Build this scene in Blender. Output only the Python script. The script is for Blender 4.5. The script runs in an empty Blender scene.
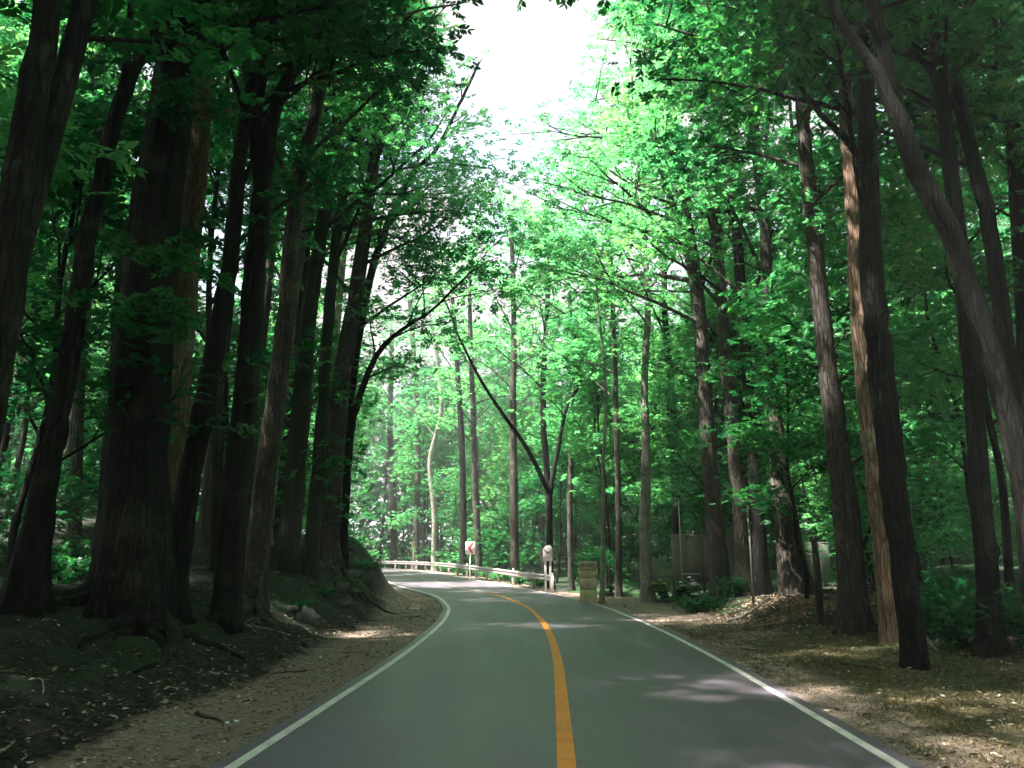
import bpy, math, random
import numpy as np
from mathutils import Vector
random.seed(7); RNG = np.random.default_rng(7)
S = bpy.context.scene
COL = S.collection
# ------------------------------------------------------------------ camera
F = 800.0; PITCH = math.atan(176/800.0); CH = 1.7
cam_d = bpy.data.cameras.new('camera'); cam = bpy.data.objects.new('camera', cam_d); COL.objects.link(cam)
cam.location = (0, 0, CH); cam.rotation_euler = (math.radians(90)+PITCH, 0, 0)
cam_d.sensor_width = 36; cam_d.lens = F/1024*36; cam_d.clip_end = 3000; cam_d.clip_start = 0.05
S.camera = cam
# ------------------------------------------------------------------ sky and sun
SUN_EL = math.radians(61); SUN_AZ = math.radians(-112)       # azimuth from +y towards +x: the sun stands to the left, a little behind
w = bpy.data.worlds.new('World'); S.world = w; w.use_nodes = True
nt = w.node_tree; nt.nodes.clear()
def N(nt, t, **k):
    n = nt.nodes.new(t)
    for a, b in k.items():
        if a in n.inputs.keys() if isinstance(a, str) else False: n.inputs[a].default_value = b
        else: setattr(n, a, b)
    return n
sky = N(nt, 'ShaderNodeTexSky'); sky.sky_type = 'NISHITA'; sky.sun_disc = False
sky.sun_elevation = SUN_EL; sky.sun_rotation = SUN_AZ; sky.air_density = 1.0; sky.dust_density = 2.5; sky.ozone_density = 1.0
tc = N(nt, 'ShaderNodeTexCoord'); mp = N(nt, 'ShaderNodeMapping'); mp.inputs['Scale'].default_value = (1.2, 1.2, 2.6)
no = N(nt, 'ShaderNodeTexNoise'); no.inputs['Scale'].default_value = 1.7; no.inputs['Detail'].default_value = 7; no.inputs['Roughness'].default_value = .6
cr = N(nt, 'ShaderNodeValToRGB'); cr.color_ramp.elements[0].position = .30; cr.color_ramp.elements[1].position = .52
mx = N(nt, 'ShaderNodeMix'); mx.data_type = 'RGBA'
mx.inputs[7].default_value = (1.55, 1.40, 1.47, 1)
bg = N(nt, 'ShaderNodeBackground'); bg.inputs['Strength'].default_value = .14
out = N(nt, 'ShaderNodeOutputWorld')
L = nt.links.new
L(tc.outputs['Generated'], mp.inputs['Vector']); L(mp.outputs[0], no.inputs['Vector']); L(no.outputs['Fac'], cr.inputs[0])
L(cr.outputs[0], mx.inputs[0]); L(sky.outputs[0], mx.inputs[6]); L(mx.outputs[2], bg.inputs[0]); L(bg.outputs[0], out.inputs[0])
sd = bpy.data.lights.new('sun', 'SUN'); sd.energy = 5.0; sd.angle = math.radians(1.4); sd.color = (1, .95, .87)
so = bpy.data.objects.new('sun', sd); COL.objects.link(so)
SV = Vector((math.sin(SUN_AZ)*math.cos(SUN_EL), math.cos(SUN_AZ)*math.cos(SUN_EL), math.sin(SUN_EL)))
so.rotation_euler = SV.to_track_quat('Z', 'Y').to_euler(); so.location = (-20, -20, 40)
S.view_settings.view_transform = 'Standard'; S.view_settings.look = 'None'
S.view_settings.exposure = 2.5; S.view_settings.gamma = 1
S.render.engine = 'CYCLES'
cy = S.cycles; cy.max_bounces = 6; cy.diffuse_bounces = 3; cy.glossy_bounces = 2; cy.transmission_bounces = 4; cy.transparent_max_bounces = 4; cy.volume_bounces = 0
cy.use_denoising = True; cy.sample_clamp_indirect = 6; cy.use_adaptive_sampling = True; cy.adaptive_threshold = .03
HAZE = 0.0017
# ------------------------------------------------------------------ plan of the place
CL = np.array([(-.3,-60),(-.5,-12),(.12,0),(.35,5),(.60,10.2),(.80,15),(.88,20.5),(.79,25.5),(.4,31),(-.85,38),(-3.7,46),(-8.0,62),(-13.5,78),(-25,96),(-44,110),(-75,120)], float)
def catmull(P, n):
    P = np.asarray(P, float); Q = np.vstack([2*P[0]-P[1], P, 2*P[-1]-P[-2]]); o = []
    for i in range(1, len(Q)-2):
        for t in np.arange(n)/n:
            a, b, c, d = Q[i-1], Q[i], Q[i+1], Q[i+2]
            o.append(.5*((2*b)+(-a+c)*t+(2*a-5*b+4*c-d)*t*t+(-a+3*b-3*c+d)*t**3))
    o.append(Q[-2]); return np.array(o)
RC = catmull(CL, 14)
RT = np.gradient(RC, axis=0); RT /= np.linalg.norm(RT, axis=1)[:, None]
RN = np.stack([RT[:, 1], -RT[:, 0]], 1)                 # to the right
HW = 2.85
def zroad(y): return np.interp(y, [-200, 26, 34, 40, 48, 64, 80, 110, 300], [0, 0, .08, .2, .42, .7, .84, .92, 1.0])
def dist_road(x, y):
    """signed distance from the centreline (right positive), and z of the road there"""
    x = np.asarray(x, float).ravel(); y = np.asarray(y, float).ravel()
    sd_, zz = np.empty(len(x)), np.empty(len(x))
    for i in range(0, len(x), 4000):
        dx = x[i:i+4000, None]-RC[None, :, 0]; dy = y[i:i+4000, None]-RC[None, :, 1]
        k = np.argmin(dx*dx+dy*dy, 1); r = np.arange(len(k))
        lat = dx[r, k]*RN[k, 0]+dy[r, k]*RN[k, 1]; d = np.hypot(dx[r, k], dy[r, k])
        lat = np.where(np.abs(lat) > .3*d, lat, np.sign(lat)*d)
        sd_[i:i+4000] = lat; zz[i:i+4000] = zroad(RC[k, 1])
    return sd_, zz
def sstep(a, b, x):
    t = np.clip((x-a)/(b-a), 0, 1); return t*t*(3-2*t)
_ph = RNG.uniform(0, 6.28, (40, 3))
def vnoise(x, y, sc, seed=0):
    s = 0
    for k in range(6):
        a = _ph[(seed*7+k) % 40]; ang = a[0]; q = 1+.37*k
        s = s+np.sin((x*math.cos(ang)+y*math.sin(ang))*q/sc+a[1]+1.3*np.sin((y*math.cos(ang)-x*math.sin(ang))*q*.7/sc+a[2]))
    return s/6
def terrain(x, y):
    x = np.asarray(x, float); y = np.asarray(y, float); sh = x.shape
    d, zr = dist_road(x, y); x = x.ravel(); y = y.ravel()
    e = np.abs(d)-HW-.2
    nz = .10*vnoise(x, y, .9, 0)+.05*vnoise(x, y, .35, 1)+.18*vnoise(x, y, 3, 2)
    fine = .02*vnoise(x, y, .16, 4)
    crag = .09*np.abs(vnoise(x, y, .55, 3))+.06*np.abs(vnoise(x, y, .27, 5))-.06+.12*np.maximum(vnoise(x*1.0, y*.5, .8, 2), 0)
    # left bank: rises from the verge, highest on the inside of the bend
    k = np.interp(y, [-20, 6, 14, 20, 26, 30, 36, 44, 60, 90], [.9, .9, .95, 1.15, 1.75, 2.3, 2.5, 2.2, 1.8, 1.5])
    w0 = np.interp(y, [0, 10, 20, 30, 45, 60], [1.0, 1.0, 1.5, 1.3, .8, .8]); w1 = np.interp(y, [0, 20, 28, 34, 60], [4.2, 3.8, 3.2, 2.6, 2.6])
    hl = k*sstep(w0, w0+w1, e)+.11*np.clip(e-4.5, 0, 60)*np.exp(-np.clip(e-4.5, 0, 60)/60)
    ml = sstep(w0-.4, w0+1.2, e)
    # right: verge, a low mound by the boards, the forest floor
    hr = .62*sstep(2.2, 4.2, e)*np.exp(-((y-25)/6.5)**2)+.05*np.clip(e-4, 0, 50)+.02*e
    hr = np.where(y > 34, hr-(.5*sstep(.9, 4, e))*sstep(34, 40, y), hr)
    mr = sstep(1.4, 3.5, e)
    z = zr-.03+np.where(d < 0, hl+ml*(nz*1.5+crag*1.3), hr+mr*nz*.8)
    z = z+fine*sstep(.05, .6, e)-np.where(e < -.02, .06, 0)
    return z.reshape(sh)
def tz(x, y): return float(terrain(np.array([x]), np.array([y]))[0])
def at(px, py, Y):
    u = (384-py)/F; yy = math.cos(PITCH)-math.sin(PITCH)*u; s = Y/yy
    return np.array([(px-512)/F*s, Y, CH+s*(math.sin(PITCH)+math.cos(PITCH)*u)])
# ------------------------------------------------------------------ helpers
def tag(o, label=None, cat=None, group=None, kind=None):
    if label: o['label'] = label
    if cat: o['category'] = cat
    if group: o['group'] = group
    if kind: o['kind'] = kind
    return o
def mesh(name, V, Fs, mat, smooth=False):
    """V (n,3); Fs: list of int arrays (m,k) of polygons"""
    me = bpy.data.meshes.new(name)
    V = np.asarray(V, np.float32); Fs = [np.asarray(f, np.int32) for f in Fs if len(f)]
    nl = sum(f.size for f in Fs); npol = sum(len(f) for f in Fs)
    me.vertices.add(len(V)); me.vertices.foreach_set('co', V.ravel())
    me.loops.add(nl); me.loops.foreach_set('vertex_index', np.concatenate([f.ravel() for f in Fs]))
    tot = np.concatenate([np.full(len(f), f.shape[1]) for f in Fs]); st = np.concatenate([[0], np.cumsum(tot)[:-1]])
    me.polygons.add(npol); me.polygons.foreach_set('loop_start', st.astype(np.int32)); me.polygons.foreach_set('loop_total', tot.astype(np.int32))
    if smooth: me.polygons.foreach_set('use_smooth', np.ones(npol, bool))
    if mat: me.materials.append(mat)
    me.update(); me.validate(); return me
def link(name, me, parent=None, loc=None):
    o = bpy.data.objects.new(name, me); COL.objects.link(o)
    if parent: o.parent = parent
    if loc is not None: o.location = loc
    return o
class MB:
    def __init__(s): s.V = []; s.F = {}; s.n = 0
    def add(s, V, *Fs):
        for f in Fs:
            f = np.asarray(f, int)
            if len(f): s.F.setdefault(f.shape[1], []).append(f+s.n)
        V = np.asarray(V, float); s.V.append(V); s.n += len(V); return s
    def box(s, c, d, rz=0, tilt=0, ch=0.0):
        x, y, z = [q/2 for q in d]
        if ch:
            pr = [(-x+ch, -y), (x-ch, -y), (x, -y+ch), (x, y-ch), (x-ch, y), (-x+ch, y), (-x, y-ch), (-x, -y+ch)]
        else: pr = [(-x, -y), (x, -y), (x, y), (-x, y)]
        n = len(pr); v = np.array([(a, b, -z) for a, b in pr]+[(a, b, z) for a, b in pr])
        ca, sa = math.cos(tilt), math.sin(tilt); v = np.stack([v[:, 0]*ca-v[:, 2]*sa, v[:, 1], v[:, 0]*sa+v[:, 2]*ca], 1)
        ca, sa = math.cos(rz), math.sin(rz); v = np.stack([v[:, 0]*ca-v[:, 1]*sa, v[:, 0]*sa+v[:, 1]*ca, v[:, 2]], 1)+np.array(c)
        sidef = [(i, (i+1) % n, n+(i+1) % n, n+i) for i in range(n)]
        return s.add(v, sidef, [list(range(n))[::-1]], [list(range(n, 2*n))])
    def tube(s, P, R, k=10, rough=0, flare=None, cap=True, ph=0):
        P = np.asarray(P, float); R = np.broadcast_to(np.asarray(R, float), (len(P),)).copy()
        T = np.gradient(P, axis=0); T /= np.maximum(np.linalg.norm(T, axis=1), 1e-9)[:, None]
        ref = np.array([1., 0, 0]) if abs(T[0][0]) < .8 else np.array([0, 1., 0])
        u = ref-T[0]*ref.dot(T[0]); u /= np.linalg.norm(u); rings = []
        a = np.arange(k)/k*2*math.pi; ca, sa = np.cos(a)[:, None], np.sin(a)[:, None]
        acc = 0
        for i in range(len(P)):
            u = u-T[i]*u.dot(T[i]); u /= max(np.linalg.norm(u), 1e-9); v = np.cross(T[i], u)
            if i: acc += np.linalg.norm(P[i]-P[i-1])
            r = np.full((k, 1), R[i])
            if flare is not None:
                amp, hgt, ln = flare
                q = math.exp(-acc/hgt); lob = (.5+.5*np.cos(ln*a+ph+.8*np.sin(a*2+ph)))**1.3
                r = r*(1+amp*q*(.25+lob))[:, None] if False else r*(1+amp*q*(.25+lob)[:, None])
                r = r*(1+.07*np.cos(ln*a+ph+.5*math.sin(acc*.4))[:, None])
            if rough: r = r*(1+rough*np.sin(a*5+acc*1.7+ph)[:, None]*.6+rough*RNG.normal(size=(k, 1))*.5)
            rings.append(P[i]+r*(ca*u+sa*v))
        n = len(P); V = np.vstack(rings); i = np.arange(n-1)[:, None]*k; j = np.arange(k)[None, :]; j2 = (j+1) % k
        Fq = np.stack([(i+j), (i+j2), (i+k+j2), (i+k+j)], -1).reshape(-1, 4)
        s.add(V, Fq)
        if cap:
            s.F.setdefault(k, []).append(np.array([list(range(k))[::-1]])+s.n-n*k); s.F[k].append(np.array([list(range((n-1)*k, n*k))])+s.n-n*k)
        return s
    def quads(s, V, k): # V (m,k,3)
        m = len(V); return s.add(V.reshape(-1, 3), np.arange(m*k).reshape(m, k))
    def me(s, name, mat, smooth=False):
        return mesh(name, np.vstack(s.V), [np.vstack(f) for f in s.F.values()], mat, smooth)
    def obj(s, name, mat, parent=None, smooth=False, loc=None):
        return link(name, s.me(name, mat, smooth), parent, loc)
def empty(name, loc):
    o = bpy.data.objects.new(name, None); COL.objects.link(o); o.location = loc; o.empty_display_size = .3; return o
# ------------------------------------------------------------------ materials
def mat(name):
    m = bpy.data.materials.new(name); m.use_nodes = True; m.node_tree.nodes.clear(); return m, m.node_tree
def ramp(nt, stops):
    r = N(nt, 'ShaderNodeValToRGB'); e = r.color_ramp.elements
    while len(e) < len(stops): e.new(.5)
    for q, (p, c) in zip(e, stops): q.position = p; q.color = (*c, 1)
    return r
def plain(name, stops, scale=8, rough=.7, bump=.3, bscale=30, metallic=0, stretch=(1, 1, 1), spec=.3, detail=6):
    m, nt = mat(name); L = nt.links.new
    t = N(nt, 'ShaderNodeTexCoord'); mp = N(nt, 'ShaderNodeMapping'); mp.inputs['Scale'].default_value = stretch
    L(t.outputs['Object'], mp.inputs[0])
    n1 = N(nt, 'ShaderNodeTexNoise'); n1.inputs['Scale'].default_value = scale; n1.inputs['Detail'].default_value = detail; n1.inputs['Roughness'].default_value = .65
    n2 = N(nt, 'ShaderNodeTexNoise'); n2.inputs['Scale'].default_value = bscale; n2.inputs['Detail'].default_value = 5
    L(mp.outputs[0], n1.inputs['Vector']); L(mp.outputs[0], n2.inputs['Vector'])
    r = ramp(nt, stops); L(n1.outputs['Fac'], r.inputs[0])
    b = N(nt, 'ShaderNodeBsdfPrincipled'); b.inputs['Roughness'].default_value = rough; b.inputs['Metallic'].default_value = metallic; b.inputs['Specular IOR Level'].default_value = spec
    bp = N(nt, 'ShaderNodeBump'); bp.inputs['Strength'].default_value = bump; bp.inputs['Distance'].default_value = .02
    L(n2.outputs['Fac'], bp.inputs['Height']); L(bp.outputs[0], b.inputs['Normal']); L(r.outputs[0], b.inputs['Base Color'])
    o = N(nt, 'ShaderNodeOutputMaterial'); L(b.outputs[0], o.inputs[0]); return m
def bark(name, dark, light, patch, stain=None):
    m, nt = mat(name); L = nt.links.new
    t = N(nt, 'ShaderNodeTexCoord'); mp = N(nt, 'ShaderNodeMapping'); mp.inputs['Scale'].default_value = (1, 1, .14)
    oi = N(nt, 'ShaderNodeObjectInfo'); ad = N(nt, 'ShaderNodeVectorMath', operation='ADD')
    cb = N(nt, 'ShaderNodeCombineXYZ'); ml = N(nt, 'ShaderNodeMath', operation='MULTIPLY'); ml.inputs[1].default_value = 53
    L(oi.outputs['Random'], ml.inputs[0]); L(ml.outputs[0], cb.inputs[0]); L(t.outputs['Object'], ad.inputs[0]); L(cb.outputs[0], ad.inputs[1]); L(ad.outputs[0], mp.inputs[0])
    n1 = N(nt, 'ShaderNodeTexNoise'); n1.inputs['Scale'].default_value = 9; n1.inputs['Detail'].default_value = 8; n1.inputs['Roughness'].default_value = .7
    n3 = N(nt, 'ShaderNodeTexNoise'); n3.inputs['Scale'].default_value = 1.1; n3.inputs['Detail'].default_value = 6; n3.inputs['Roughness'].default_value = .7
    v = N(nt, 'ShaderNodeTexVoronoi'); v.inputs['Scale'].default_value = 14; v.feature = 'DISTANCE_TO_EDGE'
    dst = N(nt, 'ShaderNodeMix'); dst.data_type = 'VECTOR'; dst.inputs[0].default_value = .08; L(mp.outputs[0], dst.inputs[4]); L(n1.outputs['Color'], dst.inputs[5])
    L(mp.outputs[0], n1.inputs['Vector']); L(ad.outputs[0], n3.inputs['Vector']); L(dst.outputs[1], v.inputs['Vector'])
    r = ramp(nt, [(.3, dark), (.7, light)]); L(n1.outputs['Fac'], r.inputs[0])
    r2 = ramp(nt, [(.53, (0, 0, 0)), (.66, (1, 1, 1))]); L(n3.outputs['Fac'], r2.inputs[0])
    m1 = N(nt, 'ShaderNodeMix'); m1.data_type = 'RGBA'; m1.inputs[7].default_value = (*patch, 1); L(r2.outputs[0], m1.inputs[0]); L(r.outputs[0], m1.inputs[6])
    r3 = ramp(nt, [(0, (.35, .35, .35)), (.12, (1, 1, 1))]); L(v.outputs['Distance'], r3.inputs[0])
    m2 = N(nt, 'ShaderNodeMix'); m2.data_type = 'RGBA'; m2.blend_type = 'MULTIPLY'; m2.inputs[0].default_value = .7; L(m1.outputs[2], m2.inputs[6]); L(r3.outputs[0], m2.inputs[7])
    b = N(nt, 'ShaderNodeBsdfPrincipled'); b.inputs['Roughness'].default_value = .85; b.inputs['Specular IOR Level'].default_value = .2
    mh = N(nt, 'ShaderNodeMath', operation='ADD'); L(n1.outputs['Fac'], mh.inputs[0]); L(r3.outputs[0], mh.inputs[1])
    bp = N(nt, 'ShaderNodeBump'); bp.inputs['Strength'].default_value = 1; bp.inputs['Distance'].default_value = .05
    L(mh.outputs[0], bp.inputs['Height']); L(bp.outputs[0], b.inputs['Normal']); L(m2.outputs[2], b.inputs['Base Color'])
    o = N(nt, 'ShaderNodeOutputMaterial'); L(b.outputs[0], o.inputs[0]); return m
def leafmat(name, stops, trans, tf=.45):
    m, nt = mat(name); L = nt.links.new
    g = N(nt, 'ShaderNodeNewGeometry'); oi = N(nt, 'ShaderNodeObjectInfo')
    t = N(nt, 'ShaderNodeTexCoord'); n1 = N(nt, 'ShaderNodeTexNoise'); n1.inputs['Scale'].default_value = .35; n1.inputs['Detail'].default_value = 3
    L(t.outputs['Object'], n1.inputs['Vector'])
    a = N(nt, 'ShaderNodeMath', operation='MULTIPLY_ADD'); a.inputs[1].default_value = .45; L(g.outputs['Random Per Island'], a.inputs[0])
    b2 = N(nt, 'ShaderNodeMath', operation='MULTIPLY_ADD'); b2.inputs[1].default_value = .25; b2.inputs[2].default_value = -.12; L(oi.outputs['Random'], b2.inputs[0])
    b3 = N(nt, 'ShaderNodeMath', operation='MULTIPLY_ADD'); b3.inputs[1].default_value = .8; L(n1.outputs['Fac'], b3.inputs[0]); L(b2.outputs[0], b3.inputs[2])
    b4 = N(nt, 'ShaderNodeMath', operation='SUBTRACT'); b4.inputs[1].default_value = .12; L(b3.outputs[0], b4.inputs[0]); L(b4.outputs[0], a.inputs[2])
    r = ramp(nt, stops); L(a.outputs[0], r.inputs[0])
    d = N(nt, 'ShaderNodeBsdfPrincipled'); d.inputs['Roughness'].default_value = .5; d.inputs['Specular IOR Level'].default_value = .3; L(r.outputs[0], d.inputs['Base Color'])
    tm = N(nt, 'ShaderNodeMix'); tm.data_type = 'RGBA'; tm.blend_type = 'MULTIPLY'; tm.inputs[0].default_value = 1; tm.inputs[7].default_value = (*trans, 1); L(r.outputs[0], tm.inputs[6])
    tr = N(nt, 'ShaderNodeBsdfTranslucent'); L(tm.outputs[2], tr.inputs[0])
    mxs = N(nt, 'ShaderNodeMixShader'); mxs.inputs[0].default_value = tf; L(d.outputs[0], mxs.inputs[1]); L(tr.outputs[0], mxs.inputs[2])
    o = N(nt, 'ShaderNodeOutputMaterial'); L(mxs.outputs[0], o.inputs[0]); return m
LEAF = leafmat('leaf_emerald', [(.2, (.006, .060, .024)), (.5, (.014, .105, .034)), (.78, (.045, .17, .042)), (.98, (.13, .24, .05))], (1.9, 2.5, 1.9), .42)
LEAF_LIT = leafmat('leaf_lit_tone', [(.2, (.03, .14, .055)), (.6, (.075, .23, .085)), (.95, (.24, .33, .10))], (2.2, 2.6, 2.2), .6)  # paler, more translucent greens: the bright centre's light put into the leaf colour
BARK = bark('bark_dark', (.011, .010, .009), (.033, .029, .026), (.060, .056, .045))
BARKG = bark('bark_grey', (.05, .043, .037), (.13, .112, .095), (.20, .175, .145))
BARKB = bark('bark_brown', (.17, .105, .07), (.40, .27, .185), (.50, .39, .30))  # brown bark, its patches brightened to stand in for sun on a trunk
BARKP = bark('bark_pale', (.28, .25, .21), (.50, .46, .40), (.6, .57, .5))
BARKM = bark('bark_mossy', (.018, .03, .016), (.05, .062, .035), (.03, .09, .03))
# ------------------------------------------------------------------ ground
def ground_mat():
    m, nt = mat('forest_floor'); L = nt.links.new
    t = N(nt, 'ShaderNodeTexCoord'); at_ = N(nt, 'ShaderNodeAttribute'); at_.attribute_name = 'zone'
    sx = N(nt, 'ShaderNodeSeparateColor'); L(at_.outputs['Color'], sx.inputs[0])
    def noise(s, d=8, r=.65):
        n = N(nt, 'ShaderNodeTexNoise'); n.inputs['Scale'].default_value = s; n.inputs['Detail'].default_value = d; n.inputs['Roughness'].default_value = r
        L(t.outputs['Object'], n.inputs['Vector']); return n
    n1, n2, n3, n4 = noise(1.4), noise(9), noise(45, 4), noise(.5, 5)
    v = N(nt, 'ShaderNodeTexVoronoi'); v.inputs['Scale'].default_value = 34; L(t.outputs['Object'], v.inputs['Vector'])
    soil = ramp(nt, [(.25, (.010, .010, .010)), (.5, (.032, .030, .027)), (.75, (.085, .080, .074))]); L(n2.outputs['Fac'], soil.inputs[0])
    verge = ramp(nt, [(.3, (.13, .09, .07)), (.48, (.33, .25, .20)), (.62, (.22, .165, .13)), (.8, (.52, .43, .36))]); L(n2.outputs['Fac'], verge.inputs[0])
    vsh = ramp(nt, [(0, (.3, .28, .26)), (.5, (.35, .26, .17))]); L(v.outputs['Color'], vsh.inputs[0])
    vm = N(nt, 'ShaderNodeMix'); vm.data_type = 'RGBA'; vm.blend_type = 'OVERLAY'; vm.inputs[0].default_value = .5; L(verge.outputs[0], vm.inputs[6]); L(v.outputs['Color'], vm.inputs[7])
    sv = N(nt, 'ShaderNodeSeparateColor'); L(v.outputs['Color'], sv.inputs[0]); vg = ramp(nt, [(0, (.45, .40, .36)), (.6, (1, 1, 1)), (1, (1.5, 1.4, 1.25))]); L(sv.outputs[0], vg.inputs[0]); vsh2 = N(nt, 'ShaderNodeMix'); vsh2.data_type = 'RGBA'; vsh2.blend_type = 'MULTIPLY'; vsh2.inputs[0].default_value = .5; L(verge.outputs[0], vsh2.inputs[6]); L(vg.outputs[0], vsh2.inputs[7])
    hs = N(nt, 'ShaderNodeHueSaturation'); hs.inputs['Saturation'].default_value = .85; L(vsh2.outputs[2], hs.inputs['Color'])
    grass = ramp(nt, [(.3, (.05, .055, .028)), (.55, (.12, .105, .06)), (.8, (.2, .155, .09))]); L(n2.outputs['Fac'], grass.inputs[0])
    # zone: r = verge, g = grass, b = moss
    def edge(chan, nz, w=.25):
        a = N(nt, 'ShaderNodeMath', operation='SUBTRACT'); L(sx.outputs[chan], a.inputs[0])
        s = N(nt, 'ShaderNodeMath', operation='MULTIPLY_ADD'); s.inputs[1].default_value = -1; s.inputs[2].default_value = 1; L(nz.outputs['Fac'], s.inputs[0]); L(s.outputs[0], a.inputs[1])
        q = N(nt, 'ShaderNodeMapRange'); q.inputs[1].default_value = -.12; q.inputs[2].default_value = .12; L(a.outputs[0], q.inputs[0]); return q
    nm = N(nt, 'ShaderNodeMix'); nm.data_type = 'FLOAT'; nm.inputs[0].default_value = .55; L(n1.outputs['Fac'], nm.inputs[2]); L(n2.outputs['Fac'], nm.inputs[3])
    class _o: outputs = {'Fac': nm.outputs[0]}
    e1, e2, e3 = edge(0, _o), edge(1, n1), edge(2, n4)
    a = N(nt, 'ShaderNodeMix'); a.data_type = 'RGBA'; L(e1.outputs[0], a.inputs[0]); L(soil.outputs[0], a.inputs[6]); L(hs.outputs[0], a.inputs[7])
    b = N(nt, 'ShaderNodeMix'); b.data_type = 'RGBA'; L(e2.outputs[0], b.inputs[0]); L(a.outputs[2], b.inputs[6]); L(grass.outputs[0], b.inputs[7])
    moss = ramp(nt, [(.3, (.015, .05, .022)), (.7, (.05, .12, .04))]); L(n3.outputs['Fac'], moss.inputs[0])
    c = N(nt, 'ShaderNodeMix'); c.data_type = 'RGBA'; L(e3.outputs[0], c.inputs[0]); L(b.outputs[2], c.inputs[6]); L(moss.outputs[0], c.inputs[7])
    p = N(nt, 'ShaderNodeBsdfPrincipled'); p.inputs['Roughness'].default_value = .95; p.inputs['Specular IOR Level'].default_value = .15; L(c.outputs[2], p.inputs['Base Color'])
    ad = N(nt, 'ShaderNodeMath', operation='MULTIPLY_ADD'); ad.inputs[1].default_value = .35; L(n3.outputs['Fac'], ad.inputs[0]); L(n2.outputs['Fac'], ad.inputs[2])
    bp = N(nt, 'ShaderNodeBump'); bp.inputs['Strength'].default_value = .9; bp.inputs['Distance'].default_value = .07; L(ad.outputs[0], bp.inputs['Height']); L(bp.outputs[0], p.inputs['Normal'])
    o = N(nt, 'ShaderNodeOutputMaterial'); L(p.outputs[0], o.inputs[0]); return m
def axis(lo, hi, c0, c1, fine, grow=1.18):
    a = list(np.arange(c0, c1+1e-6, fine)); s = fine
    while a[-1] < hi: s *= grow; a.append(a[-1]+s)
    s = fine; b = []
    q = c0
    while q > lo: s *= grow; q -= s; b.append(q)
    return np.array(b[::-1]+a)
gx = axis(-900, 900, -11, 12, .11, 1.10); gy = axis(-500, 1200, 4, 46, .16, 1.08)
GX, GY = np.meshgrid(gx, gy); GZ = terrain(GX, GY)
nx, ny = len(gx), len(gy); ii = np.arange(ny-1)[:, None]*nx+np.arange(nx-1)[None, :]
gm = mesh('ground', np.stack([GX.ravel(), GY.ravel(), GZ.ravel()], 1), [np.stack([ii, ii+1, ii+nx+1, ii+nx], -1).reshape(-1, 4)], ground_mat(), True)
d_, _z = dist_road(GX, GY); e_ = np.abs(d_)-HW
yy_ = GY.ravel(); xx_ = GX.ravel()
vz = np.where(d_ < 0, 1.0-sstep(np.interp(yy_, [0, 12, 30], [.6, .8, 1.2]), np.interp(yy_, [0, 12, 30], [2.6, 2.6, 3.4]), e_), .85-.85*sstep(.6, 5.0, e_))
gzn = np.where(d_ > 0, .78*sstep(.3, 1.6, e_)*(1-sstep(3.5, 5.5, e_)), .12)*(1-sstep(15, 24, yy_))
mz = np.where(d_ < 0, .42, .40)*sstep(1.5, 3, e_)+.12*sstep(24, 36, yy_)*sstep(1.5, 4, e_)
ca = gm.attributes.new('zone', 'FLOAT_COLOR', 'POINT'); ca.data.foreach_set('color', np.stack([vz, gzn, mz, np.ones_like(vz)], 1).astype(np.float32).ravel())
tag(link('ground', gm), kind='structure')
# ------------------------------------------------------------------ road
def ribbon(off0, off1, zadd, i0=0, i1=None, zoff=0, sub=1):
    c = RC[i0:i1]; n = RN[i0:i1]; offs = np.linspace(off0, off1, sub+1)
    P = [np.column_stack([c+n*o, zroad(c[:, 1])+zadd+.012*(1-(o/HW)**2)]) for o in offs]
    k = len(c); V = np.vstack(P); F_ = []
    for s in range(sub):
        a = np.arange(k-1)+s*k; F_.append(np.stack([a, a+k, a+k+1, a+1], 1))
    return V, np.vstack(F_)
m, nt = mat('asphalt'); L = nt.links.new
t = N(nt, 'ShaderNodeTexCoord'); n1 = N(nt, 'ShaderNodeTexNoise'); n1.inputs['Scale'].default_value = 1.0; n1.inputs['Detail'].default_value = 8; n1.inputs['Roughness'].default_value = .6
mp = N(nt, 'ShaderNodeMapping'); mp.inputs['Scale'].default_value = (1.3, .22, 1); L(t.outputs['Object'], mp.inputs[0]); L(mp.outputs[0], n1.inputs['Vector'])
n2 = N(nt, 'ShaderNodeTexNoise'); n2.inputs['Scale'].default_value = 130; n2.inputs['Detail'].default_value = 3; L(t.outputs['Object'], n2.inputs['Vector'])
r = ramp(nt, [(.3, (.124, .101, .126)), (.7, (.182, .150, .185))]); L(n1.outputs['Fac'], r.inputs[0])
r2 = ramp(nt, [(.3, (.75, .75, .75)), (.72, (1.25, 1.25, 1.25))]); L(n2.outputs['Fac'], r2.inputs[0])
mm = N(nt, 'ShaderNodeMix'); mm.data_type = 'RGBA'; mm.blend_type = 'MULTIPLY'; mm.inputs[0].default_value = 1; L(r.outputs[0], mm.inputs[6]); L(r2.outputs[0], mm.inputs[7])
b = N(nt, 'ShaderNodeBsdfPrincipled'); b.inputs['Roughness'].default_value = .48; b.inputs['Specular IOR Level'].default_value = .5; n4 = N(nt, 'ShaderNodeTexNoise'); n4.inputs['Scale'].default_value = 7; n4.inputs['Detail'].default_value = 9; n4.inputs['Roughness'].default_value = .75; L(t.outputs['Object'], n4.inputs['Vector'])
r4 = ramp(nt, [(.28, (.78, .76, .74)), (.5, (1, 1, 1)), (.75, (1.12, 1.11, 1.08))]); L(n4.outputs['Fac'], r4.inputs[0]); m4 = N(nt, 'ShaderNodeMix'); m4.data_type = 'RGBA'; m4.blend_type = 'MULTIPLY'; m4.inputs[0].default_value = 1; L(mm.outputs[2], m4.inputs[6]); L(r4.outputs[0], m4.inputs[7])
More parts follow.
